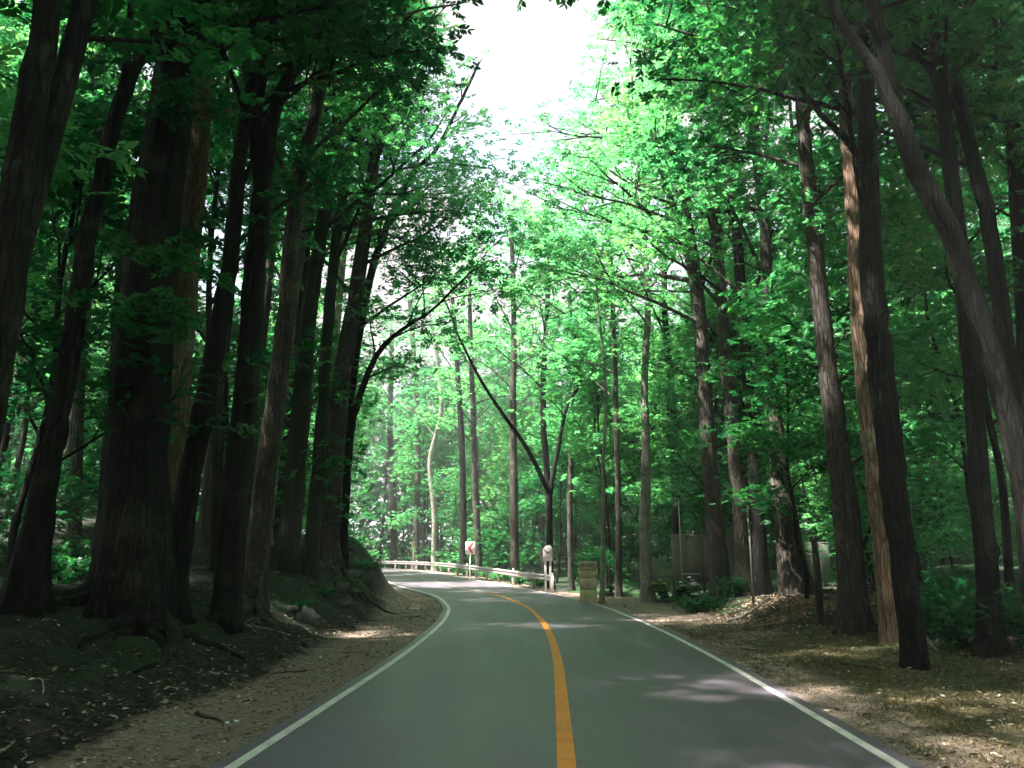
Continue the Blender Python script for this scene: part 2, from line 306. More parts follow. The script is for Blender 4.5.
L(m4.outputs[2], b.inputs['Base Color']); mr = N(nt, 'ShaderNodeMapRange'); mr.inputs[3].default_value = .40; mr.inputs[4].default_value = .62; mr.inputs[1].default_value = .3; mr.inputs[2].default_value = .7; L(n1.outputs['Fac'], mr.inputs[0]); L(mr.outputs[0], b.inputs['Roughness'])
bp = N(nt, 'ShaderNodeBump'); bp.inputs['Strength'].default_value = .35; bp.inputs['Distance'].default_value = .006; L(n2.outputs['Fac'], bp.inputs['Height']); L(bp.outputs[0], b.inputs['Normal'])
o = N(nt, 'ShaderNodeOutputMaterial'); L(b.outputs[0], o.inputs[0]); ASPH = m
V, Fq = ribbon(-HW-.16, HW+.16, 0, sub=8); k = len(RC)
V2 = V.copy()
for q in (0, 8): V2[q*k:(q+1)*k, 0:2] += RN*(.05*(-1 if q == 0 else 1))
mb = MB(); mb.add(V, Fq)
for q in (0, 8):   # asphalt edge dropping to the verge
    a = V[q*k:(q+1)*k]; bb = a.copy(); bb[:, :2] += RN*(-.05 if q == 0 else .05); bb[:, 2] -= .12
    i = np.arange(k-1); ff = np.stack([i, i+1, i+1+k, i+k], 1); mb.add(np.vstack([a, bb]), ff if q == 0 else ff[:, ::-1])
tag(mb.obj('road', ASPH, smooth=True), kind='structure')
def paint(name, stops):
    m = plain(name, stops, scale=3, rough=.6, bump=.3, bscale=90, detail=9); nt = m.node_tree; L = nt.links.new
    b = [n for n in nt.nodes if n.type == 'BSDF_PRINCIPLED'][0]; src = b.inputs['Base Color'].links[0].from_socket
    t = N(nt, 'ShaderNodeTexCoord'); a = N(nt, 'ShaderNodeTexNoise'); a.inputs['Scale'].default_value = 26; a.inputs['Detail'].default_value = 9; a.inputs['Roughness'].default_value = .75
    c = N(nt, 'ShaderNodeTexNoise'); c.inputs['Scale'].default_value = .9; c.inputs['Detail'].default_value = 3; q = N(nt, 'ShaderNodeMath', operation='MULTIPLY_ADD'); q.inputs[1].default_value = .5
    L(t.outputs['Object'], a.inputs['Vector']); L(t.outputs['Object'], c.inputs['Vector']); L(c.outputs['Fac'], q.inputs[0]); L(a.outputs['Fac'], q.inputs[2])
    r_ = ramp(nt, [(.85, (0, 0, 0)), (.95, (1, 1, 1))]); L(q.outputs[0], r_.inputs[0])
    x = N(nt, 'ShaderNodeMix'); x.data_type = 'RGBA'; x.inputs[7].default_value = (.13, .13, .13, 1); L(r_.outputs[0], x.inputs[0]); L(src, x.inputs[6]); L(x.outputs[2], b.inputs['Base Color']); return m
WPAINT = paint('white_road_paint', [(.3, (.5, .47, .43)), (.5, (.78, .74, .70)), (.7, (.82, .78, .74))])
YPAINT = paint('yellow_road_paint', [(.3, (.78, .25, .04)), (.5, (.90, .32, .05)), (.75, (.92, .38, .08))])
mb = MB()
mb.add(*ribbon(-HW-.01, -HW+.10, .006)).add(*ribbon(HW-.10, HW+.01, .006)); tag(mb.obj('road_edge_markings', WPAINT), kind='structure')
kc = int(np.argmin(np.abs(RC[:, 1]-39)))
mb = MB().add(*ribbon(-.08, .08, .006, 0, kc+1)); tag(mb.obj('road_center_marking', YPAINT), kind='structure')
PALEP = paint('pale_road_paint', [(.3, (.30, .26, .22)), (.7, (.50, .44, .38))])  # the centre line goes on in a paler tone
mb = MB().add(*ribbon(-.07, .07, .006, kc)); tag(mb.obj('pale_road_center_marking', PALEP), kind='structure')
# ------------------------------------------------------------------ leaves
def unit(a): return a/np.maximum(np.linalg.norm(a, axis=-1, keepdims=True), 1e-9)
def leafquads(B, D, Nn, Ln, Wd, six=False, rng=RNG):
    """leaf polygons from base B, direction D, normal Nn, length, width -> (m,k,3)"""
    side = unit(np.cross(D, Nn)); Ln = Ln[:, None]; Wd = Wd[:, None]
    T = B+D*Ln-Nn*Ln*.10
    if six:
        return np.stack([B, B+D*Ln*.28+side*Wd*.42, B+D*Ln*.62+side*Wd*.42-Nn*Ln*.02, T, B+D*Ln*.62-side*Wd*.42-Nn*Ln*.02, B+D*Ln*.28-side*Wd*.42], 1)
    m = B+D*Ln*.45
    return np.stack([B, m+side*Wd*.5, T, m-side*Wd*.5], 1)
def sprays(C, Dr, size, nl, lw, six=False, rng=RNG, droop=.25):
    """compound-leaf sprays: at C (m,3) along Dr (m,3), nl leaflets on two sides of a twig"""
    m = len(C); Dr = unit(Dr); up = unit(np.array([0, 0, 1.])+rng.normal(0, .35, (m, 3))); sd_ = unit(np.cross(Dr, up)); up = np.cross(sd_, Dr)
    out_ = []
    for k in range(nl):
        t = (k//2+.6)/(nl/2)*.85; s = 1 if k % 2 else -1
        sz = size*rng.uniform(.75, 1.25, m)
        B = C+Dr*(t*size*1.9)[:, None]-up*(droop*t*t*size)[:, None] if np.ndim(size) else C+Dr*t*size*1.9-up*droop*t*t*size
        a = rng.normal(.9, .2, m)*(1 if t < .75 else .55)
        D = unit(Dr*np.cos(a)[:, None]+sd_*(s*np.sin(a))[:, None]-up*rng.uniform(0, .35, m)[:, None])
        Nn = unit(up+rng.normal(0, .28, (m, 3))); Nn = unit(Nn-D*np.sum(Nn*D, 1)[:, None])
        out_.append(leafquads(B, D, Nn, sz*.9, sz*lw*rng.uniform(.8, 1.2, m), six))
    return np.concatenate(out_)
# ------------------------------------------------------------------ trees
def polyl(p, q, n, wob, rng, sag=0):
    t = np.linspace(0, 1, n)[:, None]; P = p+(q-p)*t; L_ = np.linalg.norm(q-p)
    w_ = rng.normal(0, wob*L_, (n, 3)); w_[0] = 0; w_ = np.cumsum(w_, 0)*.5; w_[0] = 0
    P = P+w_*t; P[:, 2] += sag*L_*4*(t*(1-t))[:, 0]; return P
def crown_parts(path, rad, H0, rng, nlimb=12, reach=4.0, bias=None, nsub=4, ncl=3, nspr=6, size=.2, nl=8, six=False, lw=.42, mb=None, extra=(), steep=.55, spread=.55, keep=None, twk=5):
    """limbs from the trunk path above arc fraction H0; returns leaf polygons. path: (n,3)"""
    n = len(path); seg = np.linalg.norm(np.diff(path, axis=0), axis=1); arc = np.concatenate([[0], np.cumsum(seg)]); tot = arc[-1]
    cl = []; cd = []
    def along(t):
        s = t*tot; return np.array([np.interp(s, arc, path[:, c]) for c in range(3)]), np.interp(s, arc, rad)
    limbs = []
    ga = rng.uniform(0, 6.28)
    for i in range(nlimb):
        t = H0+(1-H0)*((i+.5)/nlimb)**.9; p, r = along(min(t, .985))
        ga += 2.4+rng.normal(0, .4); el = rng.uniform(.25, 1.0)*steep*1.6+.35*(t-H0)
        d = np.array([math.cos(ga)*math.cos(el), math.sin(ga)*math.cos(el), math.sin(el)])
        if bias is not None: d = unit(d+np.array(bias)*rng.uniform(.2, 1.0))
        L_ = reach*rng.uniform(.7, 1.2)*(1-.45*((t-H0)/(1-H0))**1.5)
        limbs.append((polyl(p, p+d*L_, 7, .05, rng, .04), min(r*.55, .012+.013*L_)))
    for P in extra: limbs.append((catmull(P[0], 4), P[1]))
    if keep is not None:
        cut = []
        for P, r0 in limbs:
            k_ = keep(P); bad = [i for i in range(2, len(P)) if not k_[i]]
            if bad and bad[0] < len(P)-1: P = P[:bad[0]+1]; r0 = r0*.8
            if len(P) > 2: cut.append((P, r0))
        limbs = cut
    limbs.append((path[-3:], rad[-3]))
    for P, r0 in limbs:
        m = len(P); rr = np.linspace(r0, .015, m)
        if mb is not None and P is not limbs[-1][0]: mb.tube(P, rr, 6, cap=False)
        for j in range(nsub):
            t = .35+.65*(j+rng.uniform(0, 1))/nsub; q = t*(m-1); a = int(min(q, m-2)); base = P[a]+(P[a+1]-P[a])*(q-a); dr = unit(P[a+1]-P[a])
            L_ = reach*rng.uniform(.22, .5)*(1.25-t*.6)
            d = unit(dr*.6+rng.normal(0, .55, 3)*np.array([1, 1, .55])+np.array([0, 0, .12])); e = base+d*L_; sp = polyl(base, e, 4, .06, rng)
            if keep is not None and not keep(e[None])[0]: continue
            if mb is not None: mb.tube(sp, np.linspace(min(r0*.45, .035), .008, 4), 4, cap=False)
            for c in range(ncl):
                tt = .35+.65*(c+1)/ncl; cl.append(base+(e-base)*tt); cd.append(d)
    cl = np.array(cl); cd = np.array(cd)
    if keep is not None: k_ = keep(cl); cl, cd = cl[k_], cd[k_]
    C = np.repeat(cl, nspr, 0)+rng.normal(0, 1, (len(cl)*nspr, 3))*np.array([spread, spread, spread*.38]); 
    D = np.repeat(cd, nspr, 0)*.5+rng.normal(0, .8, (len(C), 3))*np.array([1, 1, .3])
    return sprays(C, D, size, nl, lw, six, rng), cl
def canopy_gap(off=0.0):
    """world-space opening kept above the road between the two rows of crowns"""
    def f(P, o=off):
        P = P+o; d, _q = dist_road(P[:, 0], P[:, 1])
        half = np.interp(P[:, 1], [-10, 7, 13, 18, 24, 28], [0, 0, 1.4, 2.5, 1.9, 0])
        top = np.interp(P[:, 1], [18, 30, 45, 60], [18.0, 19.0, 23, 27])      # above the arch the sky stays open
        return (np.abs(d+.4) > half*RNG.uniform(.6, 1.15, len(P))) & ~((P[:, 2] > top+RNG.normal(0, .8, len(P))) & (np.abs(d+.5) < 3.5) & (P[:, 1] > 18))
    return f
NT = [0]
def hero(label, pix, Y, H=22, bark_=None, flare=(.8, .5, 5), lean=(0, 0), crown=None, leaf=None, extra=(), name='forest_tree', sides=14, forks=(), roots=0, cat='tree', group=None, dy=None):
    """pix: (px, py, width px) up the trunk; Y: distance of the trunk"""
    rng = np.random.default_rng(100+NT[0]); NT[0] += 1
    pts = []; rad = []; px0, py0, w0 = pix[0]
    ylean = lean[1]; 
    while Y > 36 and abs(float(dist_road([at(px0, py0, Y)[0]], [Y])[0][0])) < HW+1.9: Y += 1
    b = at(px0, py0, Y); zb = tz(b[0], Y)
    for (px, py, wd) in pix:
        frac = max(0, (py0-py)/600.0); P = at(px, py, Y+ylean*frac); pts.append(P); rad.append(wd*.5*P[1]/F*.93)
    pts[0] = np.array([b[0], Y, zb-.15])
    if dy is not None: pass
    last, prev = pts[-1], pts[-2]; d = unit(last-prev); d = unit(d*np.array([.7, .7, 1]))
    z = last[2]; q = last.copy(); r = rad[-1]
    while q[2] < zb+H:
        d = unit(d+np.array([rng.normal(0, .06), rng.normal(0, .06), .08])); q = q+d*2.2; r = max(r*.80, .03); pts.append(q.copy()); rad.append(r)
    P = catmull(pts, 6); R_ = np.interp(np.arange(len(P))/6.0, np.arange(len(rad)), rad)
    if len(P) > 3: P[1:-1, :2] += rng.normal(0, .012, (len(P)-2, 2))
    base = np.array([b[0], Y, zb]); mbt = MB()
    # extra rings near the base for the root flare
    fine = [P[0]]; fr = [R_[0]]
    for i in range(1, len(P)):
        g = np.linalg.norm(P[i]-P[i-1]); k = max(1, int(g/(.18 if P[i][2] < zb+2.0 else .7)))
        for s in range(1, k+1): fine.append(P[i-1]+(P[i]-P[i-1])*s/k); fr.append(R_[i-1]+(R_[i]-R_[i-1])*s/k)
    fine = np.array(fine); fr = np.array(fr)
    mbt.tube(fine-base, fr, sides, rough=.035, flare=flare, ph=rng.uniform(0, 6))
    for i in range(roots):
        a = rng.uniform(-2.8, .5) if roots > 3 else rng.uniform(0, 6.28); L_ = rng.uniform(.9, 2.4); q = base+np.array([math.cos(a), math.sin(a), 0])*rad[0]*.5; rp = []
        for s in range(8):
            q = q+np.array([math.cos(a), math.sin(a), 0])*L_/8; a += rng.normal(0, .18); zz = tz(q[0], q[1]); rp.append((q[0], q[1], zz+.01+.22*math.exp(-s*.9)))
        mbt.tube(np.array(rp)-base, np.linspace(rad[0]*.28, .025, 8), 7, rough=.05)
    exl = []
    for (fp, fY0, fY1) in forks:     # forked stems seen in the photo
        m = len(fp); Q = [at(x, y, fY0+(fY1-fY0)*i/(m-1)) for i, (x, y, _w) in enumerate(fp)]; rr = [wd*.5*Q[i][1]/F for i, (_x, _y, wd) in enumerate(fp)]
        Qc = catmull(Q, 5); Rc = np.interp(np.arange(len(Qc))/5, np.arange(m), rr); mbt.tube(Qc-base, Rc, 10, rough=.03, cap=False)
        exl.append((Qc[-4:]-base, max(Rc[-1], .03)))
        if crown != 0:
            t_ = Qc[-1]-Qc[-3]; exl.append(([Qc[-1]-base, Qc[-1]-base+unit(t_)*2+np.array([.2, 0, 0]), Qc[-1]-base+unit(t_)*4+np.array([0, .4, .4])], max(Rc[-1], .03)))
    for (fp, fY0, fY1, r_) in extra:
        m = len(fp); exl.append(([at(x, y, fY0+(fY1-fY0)*i/(m-1))-base for i, (x, y) in enumerate(fp)], r_))
    cp = dict(nlimb=10, reach=4.0, nsub=4, ncl=3, nspr=6, size=.2, nl=8)
    if crown: cp.update(crown)
    H0 = cp.pop('H0', .5)
    root = empty(name, base)
    tag(root, label, cat, group)
    gap = canopy_gap(); leaves, cl = crown_parts(fine-base, fr, H0, rng, mb=mbt, extra=exl, keep=lambda c: gap(c+base), **cp)
    mbt.obj('trunk', bark_ or BARK, root, smooth=True)
    MB().quads(leaves, leaves.shape[1]).obj('crown', leaf or LEAF, root)
    return root
def lowcrown(c, **k):
    d = dict(nlimb=12, reach=3.2, nspr=6); d.update(k); return d
LB = (.9, 0, .1); RB = (-.9, 0, .1)
NEARC = dict(nlimb=15, reach=4.6, nsub=5, ncl=3, nspr=9, size=.17, nl=10, six=True, H0=.34)
MIDC = dict(nlimb=13, reach=4.8, nsub=5, ncl=3, nspr=8, size=.18, nl=8, H0=.36)
def C(base, **k): d = dict(base); d.update(k); return d
# left row
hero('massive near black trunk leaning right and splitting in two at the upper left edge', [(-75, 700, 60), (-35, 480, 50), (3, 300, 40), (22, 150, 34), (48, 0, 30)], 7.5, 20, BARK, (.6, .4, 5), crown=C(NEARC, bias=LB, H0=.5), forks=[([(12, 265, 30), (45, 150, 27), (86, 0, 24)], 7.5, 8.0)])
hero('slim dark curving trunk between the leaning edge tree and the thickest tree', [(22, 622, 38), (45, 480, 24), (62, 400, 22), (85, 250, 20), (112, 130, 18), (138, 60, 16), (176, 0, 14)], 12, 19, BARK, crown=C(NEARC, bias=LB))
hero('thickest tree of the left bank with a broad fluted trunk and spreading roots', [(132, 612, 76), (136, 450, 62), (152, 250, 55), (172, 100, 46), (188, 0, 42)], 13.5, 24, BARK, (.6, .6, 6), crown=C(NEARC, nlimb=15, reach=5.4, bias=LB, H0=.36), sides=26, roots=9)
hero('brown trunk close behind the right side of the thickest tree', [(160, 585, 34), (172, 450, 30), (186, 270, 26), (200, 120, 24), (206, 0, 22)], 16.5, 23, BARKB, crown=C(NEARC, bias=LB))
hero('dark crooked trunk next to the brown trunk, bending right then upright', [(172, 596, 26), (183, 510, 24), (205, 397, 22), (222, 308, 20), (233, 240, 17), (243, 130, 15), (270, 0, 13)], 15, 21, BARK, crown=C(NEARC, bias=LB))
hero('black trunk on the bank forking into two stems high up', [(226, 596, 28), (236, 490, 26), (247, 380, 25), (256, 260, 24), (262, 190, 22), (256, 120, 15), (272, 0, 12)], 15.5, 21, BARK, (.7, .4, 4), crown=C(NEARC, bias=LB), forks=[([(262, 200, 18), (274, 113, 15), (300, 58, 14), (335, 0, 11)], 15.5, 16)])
hero('straight grey brown trunk left of the mossy pair, its foot on bare rock', [(251, 590, 24), (265, 480, 23), (284, 330, 20), (296, 200, 17), (318, 100, 14), (334, 0, 12)], 18, 22, BARKG, crown=C(MIDC, bias=LB), roots=5)
hero('green tinted mossy trunk, left one of the tight pair over the bank', [(287, 556, 22), (298, 450, 20), (307, 330, 18), (320, 240, 16), (338, 120, 14), (352, 0, 12)], 24, 23, BARKM, leaf=LEAF_LIT, crown=C(MIDC, bias=LB))
hero('thin mossy trunk, right one of the tight pair over the bank', [(310, 552, 15), (322, 420, 13), (330, 300, 12), (345, 180, 11), (372, 60, 9), (380, 0, 8)], 25, 21, BARKM, leaf=LEAF_LIT, crown=C(MIDC, bias=LB))
hero('grey trunk at the brow of the bank with ribbed base, nearest to the bend', [(327, 556, 24), (335, 460, 20), (343, 370, 19), (357, 290, 17), (370, 190, 14), (384, 80, 12), (395, 0, 9)], 27, 22, BARKG, (1.0, .5, 5), leaf=LEAF_LIT, crown=C(MIDC, bias=(.9, .2, 0), reach=5.0, H0=.36, nlimb=14, nsub=5, steep=.42), roots=5)
hero('thin dark tree on the bank brow arching right over the road bend', [(342, 552, 11), (348, 456, 9), (358, 400, 8), (380, 350, 6), (410, 324, 4), (432, 310, 3)], 28, 9.8, BARK, leaf=LEAF_LIT, crown=dict(nlimb=8, reach=2.8, H0=.5, nsub=4, bias=LB), sides=8)
hero('slender dark stem reaching up and right beside the ribbed grey trunk', [(334, 556, 11), (350, 400, 10), (375, 260, 9), (410, 180, 7), (436, 150, 5)], 29, 19, BARK, leaf=LEAF_LIT, crown=C(MIDC, nlimb=10, reach=4.2, bias=LB), sides=8, lean=(0, 2))
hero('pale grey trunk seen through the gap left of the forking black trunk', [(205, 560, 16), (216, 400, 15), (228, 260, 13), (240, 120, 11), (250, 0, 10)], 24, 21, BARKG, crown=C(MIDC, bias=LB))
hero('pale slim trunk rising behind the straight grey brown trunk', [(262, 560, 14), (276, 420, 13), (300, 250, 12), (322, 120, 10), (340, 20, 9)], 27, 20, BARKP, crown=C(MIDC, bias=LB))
for (lab, px0, w0, px1, Y, b_) in (
    ('slim dark trunk deep between the crooked trunk and the forking black one', 212, 13, 246, 25, BARK), ('slim grey trunk just right of the forking black trunk, farther back', 243, 12, 292, 29, BARKG),
    ('thin dark trunk in the gap right of the straight grey brown trunk', 276, 11, 328, 29, BARK), ('thin pale trunk between the mossy pair and the ribbed grey trunk', 318, 9, 362, 33, BARKP),
    ('slim dark trunk left of the thickest tree, standing far back', 108, 14, 128, 25, BARK), ('thin grey trunk far back between the two trunks nearest the left edge', 72, 12, 100, 22, BARKG)):
    hero(lab, [(px0, 560, w0), (px0+(px1-px0)*.3, 390, w0*.9), (px0+(px1-px0)*.62+3, 200, w0*.8), (px1, 0, w0*.7)], Y, 21, b_, leaf=LEAF, crown=C(MIDC, bias=LB, H0=.45), sides=9)
# right row
hero('tall dark grey trunk beside the boards whose limbs fan out to the left', [(722, 594, 19), (713, 500, 17), (704, 380, 15), (698, 300, 15), (690, 245, 15), (682, 190, 11), (672, 110, 9), (660, 30, 7)], 29, 22, BARKG, (.7, .45, 4), leaf=LEAF_LIT, crown=C(MIDC, bias=(-1.3, .1, 0), reach=7.6, H0=.42, nlimb=18, steep=.42, nsub=6, nspr=8, spread=.75),
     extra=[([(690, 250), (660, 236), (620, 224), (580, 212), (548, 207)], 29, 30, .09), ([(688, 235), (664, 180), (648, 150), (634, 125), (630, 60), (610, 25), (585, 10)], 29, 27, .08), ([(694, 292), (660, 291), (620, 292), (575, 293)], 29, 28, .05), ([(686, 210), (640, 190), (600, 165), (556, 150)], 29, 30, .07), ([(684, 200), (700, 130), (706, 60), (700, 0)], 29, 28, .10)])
hero('leaning trunk just behind the fanning grey tree, in front of the boards', [(745, 592, 16), (737, 480, 15), (727, 370, 13), (718, 250, 12), (712, 130, 10), (720, 0, 8)], 28, 22, BARKG, leaf=LEAF_LIT, crown=C(MIDC, bias=RB, H0=.36, nlimb=14), extra=[([(718, 260), (700, 190), (664, 120), (650, 60)], 28, 27, .07)])
hero('dark slim trunk between the boards and the thick lit-sided base', [(763, 590, 15), (757, 500, 13), (748, 380, 12), (738, 250, 11), (735, 120, 9), (745, 0, 8)], 27, 21, BARK, leaf=LEAF_LIT, crown=C(MIDC, bias=RB, H0=.36, nlimb=14))
hero('stout trunk with a flared pale-sided base, set above the fallen branches', [(798, 598, 32), (787, 530, 25), (777, 450, 18), (769, 350, 14), (764, 230, 12), (752, 100, 10), (748, 0, 8)], 24.5, 22, BARKG, (.5, .5, 3), leaf=LEAF_LIT, crown=C(MIDC, bias=RB, H0=.36, nlimb=14), roots=5)
hero('dark straight trunk with its foot in leaf litter left of the roadside pair', [(857, 632, 27), (846, 530, 23), (832, 400, 21), (820, 300, 19), (812, 220, 17), (801, 100, 14), (796, 0, 12)], 18, 22, BARKG, crown=C(NEARC, bias=RB, H0=.42, nlimb=15))
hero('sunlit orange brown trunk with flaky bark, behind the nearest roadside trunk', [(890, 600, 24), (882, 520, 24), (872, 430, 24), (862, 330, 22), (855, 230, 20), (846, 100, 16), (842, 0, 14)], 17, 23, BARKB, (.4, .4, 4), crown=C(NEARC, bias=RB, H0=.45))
hero('nearest smooth dark trunk standing at the edge of the right verge', [(914, 655, 24), (903, 560, 26), (890, 450, 28), (880, 370, 28), (873, 280, 26), (868, 150, 22), (865, 0, 18)], 13.5, 22, BARK, (.55, .4, 4), crown=C(NEARC, bias=RB, H0=.3, nlimb=17))
hero('big black trunk in the upper right corner leaning left with a high fork', [(1062, 660, 30), (1030, 500, 25), (1000, 385, 23), (962, 265, 22), (920, 172, 23), (880, 80, 15), (828, 0, 11)], 10, 19, BARK, (.5, .4, 4), crown=C(NEARC, bias=RB, H0=.5), forks=[([(916, 170, 22), (897, 110, 17), (872, 0, 14)], 10, 10.5)])
hero('black slender trunk crossing behind the big leaning one at upper right', [(990, 640, 22), (978, 450, 20), (965, 300, 18), (948, 150, 17), (930, 0, 14)], 14, 21, BARK, crown=C(NEARC, bias=RB, H0=.4))
hero('far right dark trunk leaning left beyond the big leaning one', [(1040, 640, 22), (1012, 400, 19), (990, 230, 17), (962, 110, 15), (945, 0, 12)], 15, 20, BARK, crown=C(NEARC, bias=RB, H0=.4))
hero('dark upright trunk at the very right edge of the forest', [(1050, 650, 26), (1030, 400, 22), (1015, 150, 20), (985, 0, 16)], 17, 21, BARK, crown=C(NEARC, bias=RB, H0=.4))
# beyond the bend
FARC = dict(nlimb=12, reach=4.2, nsub=4, ncl=3, nspr=5, size=.25, nl=8, H0=.40)
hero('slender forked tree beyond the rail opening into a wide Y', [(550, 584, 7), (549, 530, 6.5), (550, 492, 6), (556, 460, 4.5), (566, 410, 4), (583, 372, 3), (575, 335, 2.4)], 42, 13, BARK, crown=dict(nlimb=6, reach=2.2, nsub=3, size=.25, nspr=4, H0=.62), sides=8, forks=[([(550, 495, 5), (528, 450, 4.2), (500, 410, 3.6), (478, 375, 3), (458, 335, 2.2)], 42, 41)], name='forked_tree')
hero('grey roadside trunk with a sunlit pale streak, right of the stone marker', [(648, 606, 13), (645, 540, 12), (646, 450, 10), (644, 380, 8), (648, 300, 7), (640, 200, 5)], 33, 21, BARKP, leaf=LEAF_LIT, crown=C(FARC, bias=RB, H0=.5, nlimb=9), sides=10)
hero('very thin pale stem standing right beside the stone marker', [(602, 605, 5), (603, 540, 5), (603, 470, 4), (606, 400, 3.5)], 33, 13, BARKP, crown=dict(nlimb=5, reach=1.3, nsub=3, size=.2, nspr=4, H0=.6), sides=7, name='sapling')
hero('straight grey trunk behind the rail, left of the upright sign', [(515, 578, 9.5), (514, 500, 9), (513, 420, 8), (514, 330, 6), (512, 240, 5)], 46, 23, BARKG, leaf=LEAF_LIT, crown=C(FARC), sides=10)
hero('dark trunk directly behind the white sign boards by the rail end', [(550, 580, 7), (549, 500, 7), (543, 400, 6), (548, 300, 5)], 50, 22, BARK, leaf=LEAF_LIT, crown=C(FARC), sides=8)
hero('dark trunk right of the red chevron sign', [(480, 570, 7), (476, 500, 7), (473, 420, 6), (470, 320, 5)], 58, 24, BARKG, leaf=LEAF_LIT, crown=C(FARC), sides=8)
hero('thick far trunk just left of the red chevron sign', [(463, 567, 8), (463, 500, 7), (461, 430, 6.5), (455, 330, 5)], 62, 25, BARK, leaf=LEAF_LIT, crown=C(FARC), sides=8)
hero('crooked pale far trunk catching the light left of the chevron sign', [(434, 562, 6), (434, 510, 6), (430, 460, 5), (441, 410, 5), (436, 350, 4)], 66, 25, BARKP, leaf=LEAF_LIT, crown=C(FARC), sides=8)
hero('dark far trunk nearest the bank where the road disappears', [(394, 564, 7), (393, 500, 7), (390, 430, 6), (392, 330, 5)], 62, 25, BARK, leaf=LEAF_LIT, crown=C(FARC), sides=8)
hero('dim brown far trunk above the middle of the distant rail', [(416, 564, 7), (417, 500, 6), (418, 420, 6), (410, 300, 5)], 70, 26, BARKG, leaf=LEAF_LIT, crown=C(FARC), sides=8)
hero('slim grey trunk between the stone marker and the streaked roadside trunk', [(619, 602, 7), (618, 500, 6), (616, 400, 6), (612, 280, 5)], 40, 22, BARKG, leaf=LEAF_LIT, crown=C(FARC, bias=RB), sides=8)
hero('dark trunk behind the left end of the brown board', [(678, 596, 9), (676, 500, 9), (672, 400, 8), (664, 300, 7), (668, 200, 5)], 37, 22, BARK, leaf=LEAF_LIT, crown=C(FARC, bias=RB), sides=8)
hero('straight dark stem between the white sign and the stone marker', [(571, 590, 6), (570, 500, 6), (572, 400, 5), (570, 300, 4)], 48, 22, BARKG, leaf=LEAF_LIT, crown=C(FARC), sides=8)
# ---- templates for the forest behind
def template(i, H, nl_, size, reach, H0, lowpoly=True, bark_=BARK, leaf=LEAF, nspr=6, nsub=4, sides=8, r0=.17):
    rng = np.random.default_rng(900+i)
    n = 9; P = np.zeros((n, 3)); P[:, 2] = np.linspace(-.3, H, n); dr = rng.normal(0, .05, 2); P[:, 0] = dr[0]*P[:, 2]+np.cumsum(rng.normal(0, .12, n)); P[:, 1] = dr[1]*P[:, 2]+np.cumsum(rng.normal(0, .12, n)); P[:, :2] -= P[0, :2]
    R_ = np.linspace(r0, .04, n); Pc = catmull(P, 4); Rc = np.interp(np.arange(len(Pc))/4, np.arange(n), R_)
    mb = MB(); mb.tube(Pc, Rc, sides, rough=.04, flare=(.6, .5, 4), ph=i)
    lv, _c = crown_parts(Pc, Rc, H0, rng, nlimb=nl_, reach=reach, nsub=nsub, ncl=3, nspr=nspr, size=size, nl=8, mb=mb)
    return mb.me('trunk', bark_, True), MB().quads(lv, 4).me('crown', leaf)
TT = [template(i, [23, 21, 24, 20, 22, 19][i], 14, .27, [4.2, 3.8, 4.4, 3.6, 4.0, 3.4][i], [.42, .3, .5, .25, .38, .2][i], bark_=[BARK, BARKG, BARKG, BARK, BARKM, BARK][i], leaf=[LEAF, LEAF, LEAF_LIT, LEAF, LEAF, LEAF_LIT][i], r0=[.2, .16, .22, .14, .18, .13][i]) for i in range(6)]
UT = [template(20+i, [4.5, 3.2, 6.0, 2.4][i], 9, .17, [1.5, 1.3, 1.8, 1.1][i], .12, nspr=5, nsub=4, sides=6, r0=.035, leaf=[LEAF, LEAF_LIT, LEAF, LEAF][i]) for i in range(4)]
hero_xy = [(o.location.x, o.location.y) for o in COL.objects if o.type == 'EMPTY']
def place(tpl, name, x, y, s, rz, label, cat, group):
    z = tz(x, y); root = empty(name, (x, y, z)); root.rotation_euler = (0, 0, rz); root.scale = (s, s, s)
    tag(root, label, cat, group); link('trunk', tpl[0], root); link('crown', tpl[1], root); return root
rg = random.Random(3)
def scatter(cells, jit, xr, yr, dmin, acc, used, mind):
    out_ = []; y = yr[0]
    while y < yr[1]:
        sp = cells(y); x = xr[0]
        while x < xr[1]:
            X = x+rg.uniform(-jit, jit)*sp; Y = y+rg.uniform(-jit, jit)*sp; x += sp
            if not acc(X, Y): continue
            out_.append((X, Y))
        y += sp
    P = np.array(out_); d, _q = dist_road(P[:, 0], P[:, 1]); res = []
    for (X, Y), dd in zip(out_, d):
        dm = dmin(dd, X, Y)
        if abs(dd) < dm: continue
        if any((X-a)**2+(Y-b)**2 < mind**2 for a, b in used): continue
        used.append((X, Y)); res.append((X, Y, dd))
    return res
def inview(X, Y, pad=6): return Y > 6 and abs(X) < Y*.66+pad
used = list(hero_xy)
bgt = scatter(lambda y: 3.7 if y < 12 else (4.8 if y < 40 else 6.2), .38, (-46, 46), (-24, 118), lambda d, X, Y: (5.2 if Y < 2 else 8.5) if Y < 36 else 6.0, lambda X, Y: (inview(X, Y, 5) and Y < 92 or (Y < 16 and abs(X) < 24) or (60 < Y and abs(X) < 34)), used, 2.7)
bgt = [q for q in bgt if not (36 < q[1] < 80 and abs(q[2]) < 18 and rg.random() < .68)]
